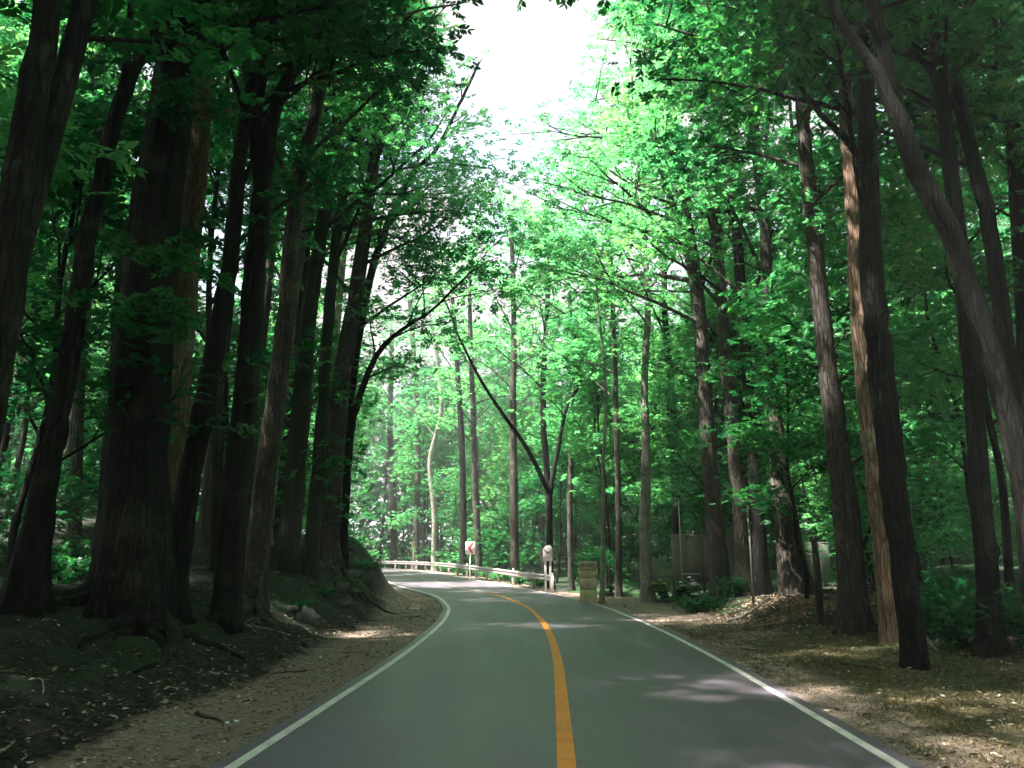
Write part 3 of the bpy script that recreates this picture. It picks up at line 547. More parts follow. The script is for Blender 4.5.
for i, (X, Y, d) in enumerate(bgt):
    k = rg.randrange(6); s = rg.uniform(.85, 1.12)
    if Y < 6: lab, grp = 'unseen tall tree added behind the viewpoint to shade the near forest', 'shading trees behind the viewpoint'  # out of view, added to shade the near forest
    elif Y > 44 and d > -3: lab, grp = 'tall slim tree in the distant forest beyond the guard rail', 'trees beyond the rail'
    elif Y > 44: lab, grp = 'tall slim tree in the distant forest past the left bank', 'trees past the bank'
    elif d < 0: lab, grp = 'unseen tree added to keep the sun off the near left ground', 'trees deep in the left forest'
    else: lab, grp = 'shaded tree deep in the forest right of the road', 'trees deep in the right forest'
    place(TT[k], 'forest_tree', X, Y, s, rg.uniform(0, 6.28), lab, 'tree', grp)
for X, Y in ((-14.5, 13), (-12.5, 9.5), (-16, 8.5), (-10.5, 5.5)): place(TT[rg.choice([0, 2, 4])], 'forest_tree', X, Y, 1.05, X, 'unseen tree added to keep the sun off the near left ground', 'tree', 'trees deep in the left forest'); used.append((X, Y))  # out of view, added to block sun from the near left ground
print('bg trees', len(bgt))
MT = [template(40+i, [9, 12, 7.5][i], 12, [.2, .22, .19][i], [2.5, 3.0, 2.3][i], [.25, .3, .2][i], nspr=7, nsub=5, r0=[.07, .09, .06][i], leaf=[LEAF, LEAF_LIT, LEAF][i], sides=7) for i in range(3)]
used3 = [(a, b) for a, b in used]
mid = scatter(lambda y: 4.6 if y < 38 else 4.3, .42, (-30, 30), (8, 84), lambda d, X, Y: 8.2 if d < 0 and Y < 40 else (7.2 if Y < 36 else 5.6), lambda X, Y: inview(X, Y, 1) and rg.random() < (.6 if Y < 38 else .92), used3, 1.5)
for i, (X, Y, d) in enumerate(mid):
    k = rg.randrange(3) if Y < 34 else rg.choice([1, 1, 0]); s = rg.uniform(.8, 1.2)
    if Y > 38 and d > -3: lab, grp = 'small leafy tree half as tall as the forest beyond the guard rail', 'understory trees beyond the rail'
    elif d < 0: lab, grp = 'small leafy tree under the tall ones of the left bank', 'understory trees on the left bank'
    else: lab, grp = 'small leafy tree under the tall ones right of the road', 'understory trees in the right forest'
    place(MT[k], 'understory_tree', X, Y, s, rg.uniform(0, 6.28), lab, 'tree', grp)
print('mid', len(mid))
used = used3
for px, Y, k, s_, lab in ((764, 30.5, 1, 1.0, 'leafy young tree standing behind the dark slim trunk right of the brown board'), (806, 22.5, 0, .8, 'leafy young tree between the flared base trunk and the trunk in the litter'), (735, 33, 1, 1.1, 'pale green young tree rising behind the brown board'), (1010, 19, 1, 1.1, 'shaded young tree near the right edge behind the far leaning trunk')):
    place(MT[k], 'understory_tree', float(at(px, 600, Y)[0]), Y, s_, px*.7, lab, 'tree', None)
used2 = [(a, b) for a, b in used]
und = scatter(lambda y: 3.2 if y < 30 else 4.2, .45, (-34, 34), (9, 86), lambda d, X, Y: 7.0 if d < 0 and Y < 40 else (8.0 if Y < 34 else 4.9), lambda X, Y: inview(X, Y, -1) and rg.random() < .62, used2, 1.1)
for i, (X, Y, d) in enumerate(und):
    k = rg.randrange(4); s = rg.uniform(.7, 1.3)
    if Y > 38 and d > -3: lab, grp = 'leafy undergrowth sapling beyond the guard rail', 'saplings beyond the rail'
    elif d < 0: lab, grp = 'leafy green sapling growing between trunks of the left bank', 'saplings on the left bank'
    else: lab, grp = 'leafy green sapling in the dark forest right of the road', 'saplings in the right forest'
    place(UT[k], 'sapling', X, Y, s, rg.uniform(0, 6.28), lab, 'sapling', grp)
print('saplings', len(und))
# the wood far behind reads as one mass
rng = np.random.default_rng(55); n = 30000
th = rng.uniform(math.radians(-42), math.radians(42), n); rr = rng.uniform(94, 128, n); CX, CY = rr*np.sin(th), rr*np.cos(th)
dd, zz = dist_road(CX, CY); k_ = np.abs(dd) > 4.5; CX, CY = CX[k_], CY[k_]; gzv = terrain(CX, CY)
hh = rng.beta(1.0, 1.2, len(CX))*(22+4*vnoise(CX, CY, 6, 3)); Cc = np.stack([CX, CY, gzv+hh], 1)
lv = sprays(Cc, rng.normal(0, 1, (len(Cc), 3))*np.array([1, 1, .4]), .75, 6, .55, False, rng)
tag(MB().quads(lv, 4).obj('distant_woodland', LEAF), kind='stuff')
# unseen leaf mass added at the sides and behind to block side light
n = 16000; th = rng.uniform(math.radians(44), math.radians(316), n); rr = rng.uniform(40, 62, n); CX, CY = rr*np.sin(th), rr*np.cos(th)+8
dd, zz = dist_road(CX, CY); k_ = np.abs(dd) > 4.5; CX, CY = CX[k_], CY[k_]; Cc = np.stack([CX, CY, terrain(CX, CY)+rng.beta(1.1, 1.1, len(CX))*24], 1)
lv = sprays(Cc, rng.normal(0, 1, (len(Cc), 3))*np.array([1, 1, .4]), .8, 6, .6, False, rng)
tag(MB().quads(lv, 4).obj('light_blocking_woodland', LEAF), kind='stuff')
# ------------------------------------------------------------------ guard rail
GALV = plain('galvanised_steel', [(.35, (.26, .24, .23)), (.55, (.48, .45, .43)), (.68, (.27, .17, .12))], scale=2.5, rough=.45, metallic=.35, bump=.15)
RWHITE = plain('white_board_paint', [(.3, (.62, .56, .55)), (.6, (.82, .78, .77))], scale=9, rough=.5, bump=.1)
RED = plain('red_sign_paint', [(.3, (.55, .035, .03)), (.7, (.70, .06, .05))], scale=10, rough=.4, bump=.05)
def rail_path():
    idx = [i for i in range(len(RC)) if 36 < RC[i, 1] < 128]; c = RC[idx]; off = HW+.75
    P = c+RN[idx]*off; P = P[P[:, 1] > 40.0]; P = np.vstack([np.array([[1.88, 40.2]]), P[P[:, 1] > 41.2]]); return P
RP = rail_path()
def resample(P, step):
    s = np.concatenate([[0], np.cumsum(np.linalg.norm(np.diff(P, axis=0), axis=1))]); t = np.arange(0, s[-1], step); return np.stack([np.interp(t, s, P[:, k]) for k in (0, 1)], 1)
RPf = resample(RP, .8); rz_ = zroad(RPf[:, 1])
gr = empty('guard_rail', (RPf[0, 0], RPf[0, 1], rz_[0])); tag(gr, 'long weathered metal guard rail curving along the outside of the bend', 'guard rail')
O = np.array([RPf[0, 0], RPf[0, 1], rz_[0]])
T = np.gradient(RPf, axis=0); T /= np.linalg.norm(T, axis=1)[:, None]; NR = np.stack([T[:, 1], -T[:, 0]], 1)
prof = [(.0, .15), (-.06, .11), (-.06, .06), (.0, .02), (.0, -.02), (-.06, -.06), (-.06, -.11), (.0, -.15), (.012, -.15), (.012, -.02), (.012, .02), (.012, .15)]
V = []; kp = len(prof)
for i in range(len(RPf)):
    for a, b_ in prof: V.append((RPf[i, 0]+NR[i, 0]*a, RPf[i, 1]+NR[i, 1]*a, rz_[i]+.60+b_))
V = np.array(V)-O; n = len(RPf); i = np.arange(n-1)[:, None]*kp; j = np.arange(kp)[None, :]; j2 = (j+1) % kp
mb = MB().add(V, np.stack([i+j, i+j2, i+kp+j2, i+kp+j], -1).reshape(-1, 4), [list(range(kp))], [list(range((n-1)*kp, n*kp))[::-1]]); mb.obj('rail_beam', GALV, gr)
for k in range(0, len(RPf), 4):
    x, y = RPf[k]+NR[k]*.09; zg = tz(x, y)-.1; top = rz_[k]+.77; a = math.atan2(T[k, 1], T[k, 0])
    p_ = MB().box((x-O[0], y-O[1], (zg+top)/2-O[2]), (.12, .14, top-zg), a, ch=.02).obj('post', GALV if k % 8 else RWHITE, gr)
    if k % 8 == 0: MB().box((x-O[0], y-O[1], top+.05-O[2]), (.09, .03, .10), a+math.pi/2, ch=.01).obj('reflector', RWHITE, gr)
# ------------------------------------------------------------------ signs
def sign_chevron():
    p = at(470, 571, 48.5); x, y = p[0], p[1]; z = tz(x, y); r_ = empty('chevron_sign', (x, y, z)); tag(r_, 'small white road sign with a red left pointing chevron on a thin post', 'road sign')
    zt = at(470, 542, 48.5)[2]-z
    MB().tube([(0, 0, -.2), (0, 0, zt-.1)], .035, 8).obj('post', RWHITE, r_)
    pl = MB().box((0, -.05, zt-.35), (.56, .03, .72), 0, ch=.01).obj('sign_board', RWHITE, r_)
    mb = MB(); y0, y1 = -.075, -.068; c = zt-.35
    pts = [(-.17, 0), (.06, .31), (.20, .31), (-.01, 0), (.20, -.31), (.06, -.31)]
    v = [(a, y0, c+b_) for a, b_ in pts]+[(a, y1, c+b_) for a, b_ in pts]
    mb.add(np.array(v), [[0, 1, 2, 3], [0, 3, 4, 5], [9, 8, 7, 6], [11, 10, 9, 6]], [(i, (i+1) % 6+0, 6+(i+1) % 6, 6+i)[::-1] for i in range(6)])
    mb.obj('chevron', RED, pl)
sign_chevron()
def sign_double():
    Y = 40.6; p = at(548, 592, Y); x = p[0]; z = tz(x, Y); r_ = empty('marker_sign', (x, Y, z)); tag(r_, 'faded white and pink hazard board on two white posts at the rail end', 'road sign')
    zt = at(548, 545, Y)[2]-z
    for dx in (-.11, .13): MB().box((dx, 0, zt*.42), (.11, .09, zt*.84+.3), ch=.01).obj('post', RWHITE, r_)
    c = zt-.42; n = 10; pts = [(-.24, -.36), (.24, -.36), (.24, .2)]+[(.02+.22*math.cos(a), .2+.2*math.sin(a)) for a in np.linspace(.2, 2.6, 6)]+[(-.24, .22)]
    v = np.array([(a, -.10, c+b_) for a, b_ in pts]+[(a, -.06, c+b_) for a, b_ in pts]); m_ = len(pts)
    pl = MB().add(v, [list(range(m_))], [list(range(m_, 2*m_))[::-1]], [(i, (i+1) % m_, m_+(i+1) % m_, m_+i)[::-1] for i in range(m_)]).obj('sign_board', RWHITE, r_)
    PINK = plain('faded_pink', [(.35, (.55, .30, .28)), (.65, (.70, .48, .45))], scale=14, rough=.6)
    mb = MB()
    for (a, b_, w_, h_, t_) in [(-.08, .12, .30, .07, -.7), (.06, .10, .26, .06, .7), (.0, -.12, .34, .06, .15), (.10, -.2, .12, .05, -.5)]: mb.box((a, -.106, c+b_), (w_, .01, h_), 0, t_)
    mb.obj('faded_mark', PINK, pl)
    MB().box((.12, -.02, zt-.09), (.10, .10, .22), 0, .3, ch=.02).obj('cap', plain('rust', [(.3, (.06, .035, .03)), (.7, (.18, .10, .08))]), r_)
sign_double()
YS = 57
while abs(float(dist_road([at(413, 562, YS)[0]], [YS])[0][0])) < HW+1.3: YS += 1
p = at(413, 562, YS); x, y = p[0], p[1]; z = tz(x, y); r_ = empty('marker_sign', (x, y, z)); tag(r_, 'tiny tan sign plate on a thin stake above the distant rail', 'road sign')
zt = at(413, 541, YS)[2]-z; TAN = plain('tan_plate', [(.3, (.35, .26, .18)), (.7, (.55, .44, .32))])
MB().tube([(0, 0, -.2), (0, 0, zt-.1)], .03, 7).obj('stake', TAN, r_); MB().box((0, -.04, zt-.35), (.36, .03, .6), 0, ch=.01).obj('sign_board', TAN, r_)
# ------------------------------------------------------------------ stone marker
def marker():
    Y = 32.6; x = at(588.5, 602, Y)[0]; z = tz(x, Y)-.03; r_ = empty('stone_marker', (x, Y, z)); tag(r_, 'weathered yellowish stone pillar with a flared head and square cap by the road', 'milestone')
    H = 1.72
    ST = plain('weathered_plaster', [(.3, (.34, .24, .13)), (.45, (.62, .50, .30)), (.62, (.74, .66, .48)), (.8, (.42, .40, .16))], scale=3.2, rough=.85, bump=.5, bscale=20)
    CP = plain('cap_stone', [(.3, (.40, .30, .22)), (.6, (.62, .52, .40)), (.8, (.3, .22, .16))], scale=6, rough=.85, bump=.5)
    DK = plain('dark_lettering', [(.3, (.10, .07, .05)), (.7, (.2, .14, .10))])
    def frust(mb, z0, z1, w0, w1, d0, d1, ch=.012):
        def ring(w_, d_, z_): return [(-w_+ch, -d_, z_), (w_-ch, -d_, z_), (w_, -d_+ch, z_), (w_, d_-ch, z_), (w_-ch, d_, z_), (-w_+ch, d_, z_), (-w_, d_-ch, z_), (-w_, -d_+ch, z_)]
        v = np.array(ring(w0/2, d0/2, z0)+ring(w1/2, d1/2, z1)); mb.add(v, [(i, (i+1) % 8, 8+(i+1) % 8, 8+i) for i in range(8)], [list(range(8))[::-1]], [list(range(8, 16))])
    mb = MB(); frust(mb, -.1, .62, .66, .64, .46, .44); mb.obj('plinth', ST, r_)
    mb = MB(); frust(mb, .645, 1.05, .62, .64, .42, .43); frust(mb, 1.051, 1.34, .64, .76, .43, .47); frust(mb, 1.342, 1.46, .76, .75, .47, .46); sh = mb.obj('shaft', ST, r_)
    mb = MB(); frust(mb, 1.465, H, .68, .70, .44, .45, .02); cp_ = mb.obj('cap', CP, r_)
    mb = MB(); frust(mb, .615, .65, .60, .60, .40, .40); mb.obj('joint', DK, r_)
    rg2 = random.Random(5)
    def glyphs(par, xs, zc, hh_, yf):
        mb = MB()
        for gx_ in xs:
            mb.box((gx_, yf, zc), (.022, .012, hh_)); 
            q = rg2.choice([.0, .35, -.35]); mb.box((gx_+.028, yf-.001, zc+q*hh_), (.05, .011, .022))
            if rg2.random() < .6: mb.box((gx_+.052, yf-.0015, zc), (.02, .0125, hh_*.7), 0, rg2.uniform(-.3, .3))
        mb.obj('lettering', DK, par)
    glyphs(cp_, [-.29, -.20, -.11, .01, .10, .19], 1.59, .12, -.232)
    mb = MB()
    for a in np.linspace(-.30, .24, 7): mb.box((a, -.2435, 1.40-.004), (.045, .012, .07), 0, rg2.uniform(-.1, .1))
    mb.obj('lettering', DK, sh)
marker()
# ------------------------------------------------------------------ boards at right
BRD = plain('brown_board', [(.3, (.23, .20, .16)), (.7, (.30, .265, .22))], scale=1.5, rough=.7, bump=.1, stretch=(1, 1, 3))
BRG = plain('greenish_board', [(.3, (.17, .20, .15)), (.7, (.23, .25, .20))], scale=1.5, rough=.7, bump=.1)
STL = plain('dull_steel', [(.3, (.16, .16, .14)), (.7, (.28, .27, .24))], rough=.5, metallic=.4)
def board(name, lab, px0, px1, py0, py1, Y, m, posts, frame):
    a = at(px0, py0, Y); b_ = at(px1, py1, Y); cx = (a[0]+b_[0])/2; z = tz(cx, Y); r_ = empty(name, (cx, Y, z)); tag(r_, lab, 'board')
    W_ = b_[0]-a[0]; z0, z1 = b_[2]-z, a[2]-z
    mb = MB(); n = 5
    for i in range(n): mb.box((-W_/2+W_*(i+.5)/n, 0, (z0+z1)/2), (W_/n-.012, .05, z1-z0), ch=.008)
    mb.obj('panel', m, r_)
    for t_ in posts: MB().box((-W_/2+W_*t_, .09, (z1-.1+tz(cx, Y)*0-.4)/2), (.08, .08, z1-.1+.4+.2)).obj('post', STL, r_)
    for zf in (z0+.12, z1-.14): MB().box((0, .052, zf), (W_-.1, .05, .07)).obj('rail', STL, r_)
    return r_, W_, z0, z1
br, W_, z0, z1 = board('notice_board', 'wide blank brown board on thin posts facing the road, left of the greenish one', 671, 752, 534, 582, 32.5, BRD, (.05, .4, .75), True)
bx = MB(); q = at(683, 600, 31.9)
fr_ = empty('metal_frame', (q[0], 31.9, tz(q[0], 31.9))); tag(fr_, 'thin pale L shaped metal frame standing in front of the brown board', 'frame')
PSTL = plain('pale_steel', [(.3, (.42, .42, .36)), (.7, (.6, .6, .52))], rough=.5)
zt = at(683, 498, 31.9)[2]-fr_.location.z; zb_ = at(683, 574, 31.9)[2]-fr_.location.z
MB().tube([(0, 0, -.2), (0, 0, zt)], .026, 7).obj('upright', PSTL, fr_); MB().tube([(0, -.01, zb_), (.74, -.01, zb_)], .026, 7).obj('crossbar', PSTL, fr_)
q2 = at(704, 600, 31.9); MB().tube([(q2[0]-q[0], 0, -.2), (q2[0]-q[0], 0, zt*.8)], .02, 7).obj('upright', STL, fr_)
board('notice_board', 'greenish grey blank board set behind the stout trunk with the flared base', 776, 832, 542, 582, 27.5, BRG, (.1, .9), True)
# posts standing in the litter
for px, pt, pb, Y, r0, lab in ((822, 540, 640, 19.2, .085, 'dark timber post standing left of the trunk with its foot in leaf litter'), (753, 505, 598, 24.5, .035, 'thin metal stake in front of the dark slim trunk by the boards')):
    q = at(px, pb, Y); z = tz(q[0], Y); zt = at(px, pt, Y)[2]-z; o = MB().tube([(0, 0, -.2), (.02, 0, zt*.5), (.0, 0, zt)], [r0, r0*.95, r0*.85], 9, rough=.04).obj('post', BARKG if r0 > .05 else STL, smooth=True, loc=(q[0], Y, z)); tag(o, lab, 'post')
# ------------------------------------------------------------------ fallen branches, rocks, bushes, flowers
def log(lab, pts, r0, r1, b_=BARKB, name='fallen_branch'):
    P = []
    for (px, py, Y, dz) in pts:
        q = at(px, py, Y); P.append((q[0], Y, tz(q[0], Y)+dz))
    P = np.array(P); o0 = P[0].copy(); o = MB().tube(catmull(P-o0, 4), np.interp(np.linspace(0, 1, (len(P)-1)*4+1), [0, 1], [r0, r1]), 8, rough=.09).obj(name, b_, smooth=True, loc=o0); tag(o, lab, 'fallen branch')
log('long pale fallen branch propped on the litter mound', [(727, 622, 22.5, .06), (745, 612, 22.8, .14), (770, 598, 23, .30)], .06, .03, BARKP)
log('thicker brown fallen branch lying along the foot of the mound', [(742, 628, 20.3, .04), (775, 626, 20.3, .08), (806, 618, 20.4, .07)], .05, .035, BARKB)
log('rounded fallen log half buried right of the litter mound', [(793, 614, 21.3, .08), (806, 612, 21.2, .1), (822, 610, 21.4, .08)], .13, .09, BARKB, 'fallen_log')
log('short twig lying across the brown branch', [(757, 618, 21.5, .1), (772, 620, 21.2, .08), (786, 614, 21.4, .2)], .035, .015, BARKB)
log('pale dead branch slanting on the dark ground right of the nearest trunk', [(921, 604, 15, .25), (928, 612, 14.8, .1), (934, 622, 14.6, .05)], .03, .02, BARKP)
tg = random.Random(21)
for k in range(46):
    left = k < 34; y = tg.uniform(6.5, 26) if left else tg.uniform(8, 24); e = tg.uniform(.5, 4.5) if left else tg.uniform(.8, 5); cx = float(np.interp(y, RC[:, 1], RC[:, 0])); x = cx+(-1 if left else 1)*(HW+e); a = tg.uniform(0, 6.28); L_ = tg.uniform(.35, 1.3); n = 6; q = np.array([x, y]); P = []
    for i in range(n): P.append((q[0], q[1], tz(q[0], q[1])+.018)); a += tg.gauss(0, .25); q = q+np.array([math.cos(a), math.sin(a)])*L_/n
    P = np.array(P); o0 = P[0].copy(); o = MB().tube(P-o0, np.linspace(tg.uniform(.010, .022), .005, n), 6, rough=.06).obj('twig', tg.choice([BARKG, BARKB, BARKP]), smooth=True, loc=o0)
    tag(o, 'thin dry twig lying on the left verge or bank' if left else 'thin dry twig lying on the grassy right verge', 'twig', 'twigs on the left bank' if left else 'twigs on the right verge')
ROCK = plain('dark_rock', [(.3, (.035, .035, .035)), (.6, (.12, .115, .11)), (.8, (.05, .09, .045))], scale=4, rough=.9, bump=.8, bscale=14)
def rock(x, y, s, lab, grp=None, m=ROCK, sink=.35):
    rng = np.random.default_rng(int(abs(x*100+y*17))); nu, nv = 14, 9; V = []
    ph = rng.uniform(0, 6.28, 6); sc = rng.uniform(.6, 1.2, 3)*s; sc[2] *= .7
    for v in range(nv+1):
        for u in range(nu):
            a, b_ = u/nu*6.2832, v/nv*math.pi; d = np.array([math.sin(b_)*math.cos(a), math.sin(b_)*math.sin(a), math.cos(b_)])
            r = 1+.18*math.sin(3*d[0]*2+ph[0]+d[2]*3)+.14*math.sin(5*d[1]+ph[1]+2*d[0])+.08*math.sin(9*d[2]+ph[2]+7*d[0])+.03*rng.normal()*(0 < v < nv); V.append(d*r*sc)
    V = np.array(V); i = np.arange(nv)[:, None]*nu; j = np.arange(nu)[None, :]; j2 = (j+1) % nu
    o = MB().add(V, np.stack([i+j, i+j2+0, i+nu+j2, i+nu+j], -1).reshape(-1, 4)[:, ::-1]).obj('rock', m, loc=(x, y, tz(x, y)+s*(.45-sink))); tag(o, lab, 'rock', grp)
rk = random.Random(9)
for k in range(44):
    y = rk.uniform(16, 33); e = rk.uniform(2.9, 5.5); c = np.array([np.interp(y, RC[:, 1], RC[:, 0])]); x = float(c[0])-HW-e
    rock(x, y, rk.uniform(.10, .36), 'dark mossy rock embedded in the slope of the left bank', 'rocks in the left bank')
for k in range(9):
    y = rk.uniform(20, 25); x = rk.uniform(6.2, 9.5); rock(x, y, rk.uniform(.08, .2), 'small stone among the litter of the low mound by the boards', 'stones of the right mound')
def bush(name, lab, x, y, w_, h_, n, size, m, cat, flowers=None, rng=None, group=None, flw=None):
    rng = rng or np.random.default_rng(int(abs(x*31+y*7))+3); z = tz(x, y); root = empty(name, (x, y, z)); tag(root, lab, cat, group)
    mb = MB(); C_ = []
    for i in range(14):
        a = rng.uniform(0, 6.28); r = rng.uniform(.2, 1); e = np.array([math.cos(a)*r*w_, math.sin(a)*r*w_*.7, h_*rng.uniform(.5, 1)*(1.1-.4*r)]); mb.tube(polyl(np.array([0, 0, -.05]), e, 4, .04, rng), np.linspace(.014, .005, 4), 4, cap=False)
        for t_ in (.45, .7, 1): C_.append(e*t_)
    mb.obj('stem', BARKG, root)
    C_ = np.array(C_); Cn = C_[rng.integers(0, len(C_), n)]+rng.normal(0, 1, (n, 3))*np.array([w_*.16, w_*.14, h_*.10]); Cn[:, 2] = np.maximum(Cn[:, 2], .02)
    MB().quads(sprays(Cn, rng.normal(0, 1, (n, 3))*np.array([1, 1, .5]), size, 8, .45, False, rng), 4).obj('foliage', m, root)
    if flowers:
        nf, fm, fs = flowers; Cf = C_[rng.integers(0, len(C_), nf)]+rng.normal(0, .06, (nf, 3)); Cf[:, 2] += .05; q = []
        for k in range(5):
            a = k*1.2566; D = unit(np.stack([np.full(nf, math.cos(a)), np.full(nf, math.sin(a))*.6-.2, np.full(nf, .45)], 1)); q.append(leafquads(Cf, D, unit(np.cross(D, np.cross(np.array([0, -.5, 1.]), D))), np.full(nf, fs), np.full(nf, fs*.9)))
        q = np.stack(q, 1)
        for k in range(nf): MB().quads(q[k]-Cf[k], 4).obj('flower', fm, root, loc=Cf[k])
    return root
YF = plain('yellow_petal', [(.3, (.75, .6, .04)), (.7, (.85, .75, .1))], bump=0); WF = plain('white_petal', [(.3, (.75, .75, .75)), (.7, (.85, .85, .88))], bump=0)
def px_xy(px, Y): return float(at(px, 600, Y)[0])
bush('bush', 'low dark green bush at the verge in front of the brown board', px_xy(703, 27), 27, 1.0, .55, 420, .10, LEAF, 'bush')
bush('flower_bush', 'bush with yellow flowers right of the streaked roadside trunk', px_xy(664, 32.5), 32.5, .45, .85, 130, .10, LEAF, 'bush', (14, YF, .12))
bush('flower_bush', 'bush with white flowers in front of the brown board posts', px_xy(684, 31.2), 31.2, .6, .85, 170, .10, LEAF, 'bush', (34, WF, .10))
bush('bush', 'small green bush at the foot of the fanning grey tree', px_xy(734, 27.5), 27.5, .6, .7, 180, .11, LEAF, 'bush')
for k, (px, Y, w_, h_) in enumerate([(352, 29, .7, .35), (365, 31, .5, .3), (325, 24, .5, .3), (337, 26, .6, .25), (372, 33, .5, .4), (300, 21, .4, .25), (348, 32, .8, .8)]):
    bush('fern', 'low green fern clump on the rocky slope of the left bank', px_xy(px, Y), Y, w_, h_, 110, .09, LEAF, 'fern', group='ferns on the left bank')
for k, (px, Y) in enumerate([(30, 15.5), (85, 17.5), (12, 18), (70, 20)]):
    bush('fern', 'bright fern clump in the dark between the thickest trunk and the left edge', px_xy(px, Y), Y, .8, .9, 130, .12, LEAF, 'fern', group='ferns behind the thickest tree')
for k, (px, Y) in enumerate([(930, 17), (960, 15), (985, 18.5), (1010, 14), (945, 20)]):
    bush('shrub', 'dim leafy shrub under the trees at the right edge', px_xy(px, Y), Y, .9, 1.1, 170, .13, LEAF, 'shrub', group='shrubs at the right edge')
for k in range(16):
    Y = rk.uniform(41, 70); i = int(np.argmin(np.abs(RC[:, 1]-Y))); q = RC[i]+RN[i]*(HW+rk.uniform(1.3, 3.0))
    bush('shrub', 'sunlit low shrub growing just behind the guard rail', float(q[0]), float(q[1]), .8, rk.uniform(.5, 1.0), 130, .13, LEAF_LIT, 'shrub', group='shrubs behind the guard rail')
# low leafy sprays close to the road
for px, py, Y, lab in ((172, 110, 12.6, 'leafy twig hanging before the top of the thickest trunk'), (165, 260, 12.4, 'leafy twig across the upper middle of the thickest trunk'), (130, 320, 11.8, 'wide leafy branch across the middle of the thickest trunk')):
    rng = np.random.default_rng(int(px)); q = at(px, py, Y); base = at(px-14, py+10, Y+.5); root = empty('leafy_branch', base); tag(root, lab, 'branch')
    mb = MB(); Cc = []
    for i in range(6):
        e = q-base+np.array([rng.uniform(-.7, 1.3), rng.uniform(-.9, .2), rng.uniform(-.3, .2)]); P = polyl(np.zeros(3), e, 5, .05, rng, .08); mb.tube(P, np.linspace(.02, .006, 5), 5, cap=False); Cc += [P[2], P[3], P[4], (P[3]+P[4])/2]
    mb.obj('twig', BARK, root); Cc = np.repeat(np.array(Cc), 3, 0)+rng.normal(0, .12, (72, 3))*np.array([1, 1, .5])
    MB().quads(sprays(Cc, np.tile(np.array([1, -.2, -.1]), (72, 1))+rng.normal(0, .6, (72, 3))*np.array([1, 1, .3]), .15, 10, .36, True, rng), 6).obj('leaves', LEAF, root)
# ------------------------------------------------------------------ litter and grass
def scatter_leaf(name, n, xr, yr, cond, size, stops, lift=.012, seed=1, tilt=.35):
    rng = np.random.default_rng(seed); X = rng.uniform(*xr, n); Y = yr[0]+(yr[1]-yr[0])*rng.uniform(0, 1, n)**1.5; d, _q = dist_road(X, Y); k = cond(d, X, Y, rng.uniform(0, 1, n)); X, Y = X[k], Y[k]
    Z = terrain(X, Y)+lift; m_ = len(X); a = rng.uniform(0, 6.28, m_); D = unit(np.stack([np.cos(a), np.sin(a), rng.normal(0, .25, m_)], 1)); Nn = unit(np.array([0, 0, 1.])+rng.normal(0, tilt, (m_, 3))); Nn = unit(Nn-D*np.sum(D*Nn, 1)[:, None])
    q = leafquads(np.stack([X, Y, Z], 1), D, Nn, rng.uniform(.5, 1.3, m_)*size, rng.uniform(.5, 1.2, m_)*size*.5)
    m, nt = mat(name+'_material'); L = nt.links.new; g = N(nt, 'ShaderNodeNewGeometry'); r = ramp(nt, stops); L(g.outputs['Random Per Island'], r.inputs[0]); b = N(nt, 'ShaderNodeBsdfPrincipled'); b.inputs['Roughness'].default_value = .8; L(r.outputs[0], b.inputs['Base Color']); o = N(nt, 'ShaderNodeOutputMaterial'); L(b.outputs[0], o.inputs[0])
    tag(MB().quads(q, 4).obj(name, m), kind='stuff')
brown = [(0, (.10, .06, .035)), (.35, (.22, .14, .08)), (.7, (.36, .25, .15)), (.93, (.5, .40, .28)), (1, (.62, .55, .42))]
scatter_leaf('leaf_litter', 60000, (-9, 13), (4.5, 40), lambda d, X, Y, u: ((np.abs(d) > HW+.12) & (u < np.where(d < 0, np.clip(1.5-.3*(np.abs(d)-HW), .10, .9), np.clip(1.0-.09*(np.abs(d)-HW), .25, .6)))) | ((np.abs(d) > HW-.35) & (np.abs(d) < HW+.13) & (u < .02)), .085, brown, seed=4)
scatter_leaf('mound_litter', 16000, (5.5, 11), (18, 28), lambda d, X, Y, u: (np.exp(-((X-8)/1.7)**2-((Y-23)/2.6)**2) > u), .11, brown, lift=.05, seed=8, tilt=.8)
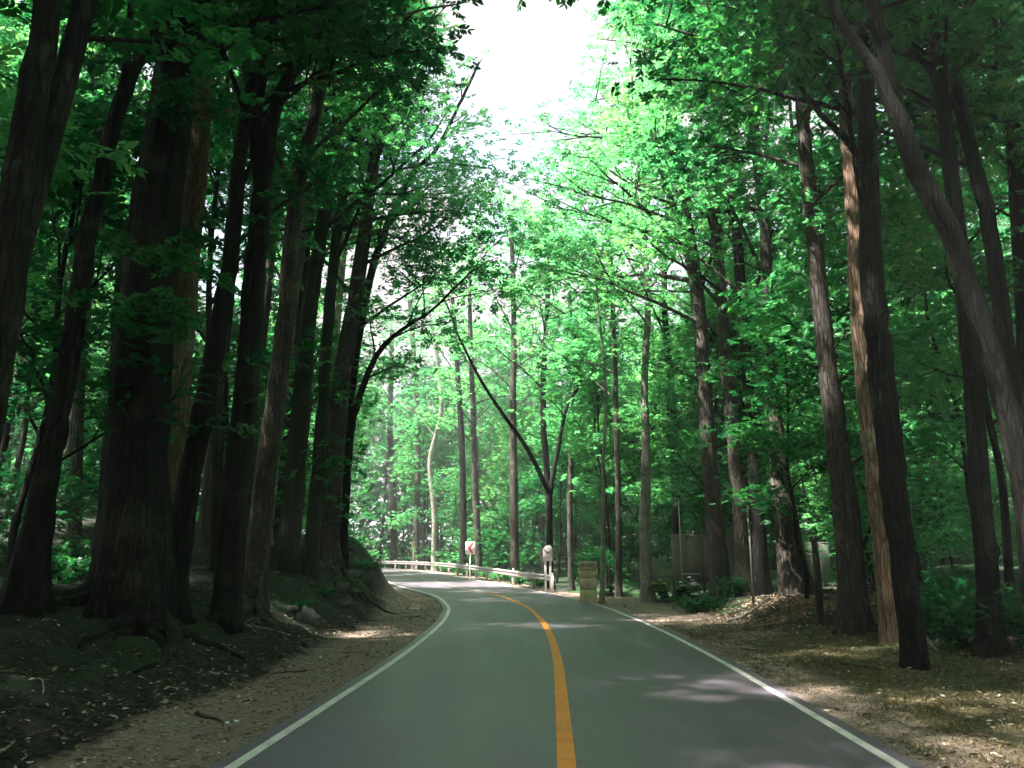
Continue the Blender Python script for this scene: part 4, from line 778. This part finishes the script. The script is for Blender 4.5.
def grass(name, n, xr, yr, cond, h_, stops, seed):
    rng = np.random.default_rng(seed); X = rng.uniform(*xr, n); Y = rng.uniform(*yr, n); d, _q = dist_road(X, Y); k = cond(d, X, Y, rng.uniform(0, 1, n)); X, Y = X[k], Y[k]; m_ = len(X)
    X = np.repeat(X, 4)+rng.normal(0, .04, 4*m_); Y = np.repeat(Y, 4)+rng.normal(0, .04, 4*m_); m_ *= 4
    Z = terrain(X, Y)-.01; a = rng.uniform(0, 6.28, m_); D = unit(np.stack([np.cos(a)*.7, np.sin(a)*.7, rng.uniform(.35, 1.2, m_)], 1)); Nn = unit(np.cross(D, np.cross(np.array([0, 0, 1.]), D)))
    q = leafquads(np.stack([X, Y, Z], 1), D, Nn, rng.uniform(.5, 1.3, m_)*h_, np.full(m_, .014))
    tag(MB().quads(q, 4).obj(name, leafmat(name+'_material', stops, (1.4, 1.5, 1.2), .25)), kind='stuff')
gr_stops = [(.2, (.05, .06, .025)), (.5, (.12, .11, .05)), (.8, (.24, .19, .10)), (1, (.36, .28, .17))]
grass('verge_grass', 42000, (3, 10), (4.5, 24), lambda d, X, Y, u: (d > HW+.35) & (d < HW+6.5) & (u < .15+.8*np.clip(vnoise(X, Y, .8, 3)+.25, 0, 1)*np.clip(1-(d-HW-4)/2.5, 0, 1)), .065, gr_stops, 12)
# paper scrap
q = at(259, 722, 8.75); x = -2.95; y = 9.05
rng = np.random.default_rng(2); V = []
for i in range(5):
    for j in range(4): V.append(((i-2)*.035+rng.normal(0, .008), (j-1.5)*.03+rng.normal(0, .008), .02+abs(rng.normal(0, .022))))
V = np.array(V); i = np.arange(4)[:, None]*4; j = np.arange(3)[None, :]
tag(MB().add(V, np.stack([i+j, i+4+j, i+5+j, i+1+j], -1).reshape(-1, 4)).obj('paper_scrap', WF, loc=(x, y, tz(x, y)+.02)), 'crumpled scrap of white paper lying on the left verge', 'litter')
# ------------------------------------------------------------------ air
if HAZE:
    X0, X1, Y0, Y1, Z0, Z1 = -1000, 1000, -600, 1300, -6, 45
    zmin = float(GZ.min())
    o = MB().box(((X0+X1)/2, (Y0+Y1)/2, (zmin-1+60)/2), (X1-X0+100, Y1-Y0+100, 60-zmin+1)).obj('haze', None)
    m, nt = mat('haze_air'); v = N(nt, 'ShaderNodeVolumePrincipled'); v.inputs['Color'].default_value = (.90, .97, .94, 1); v.inputs['Density'].default_value = HAZE; v.inputs['Anisotropy'].default_value = .3
    oo = N(nt, 'ShaderNodeOutputMaterial'); nt.links.new(v.outputs[0], oo.inputs['Volume']); o.data.materials.append(m); tag(o, kind='stuff')
print('objects', len(S.objects), 'polys', sum(len(m.polygons) for m in bpy.data.meshes))
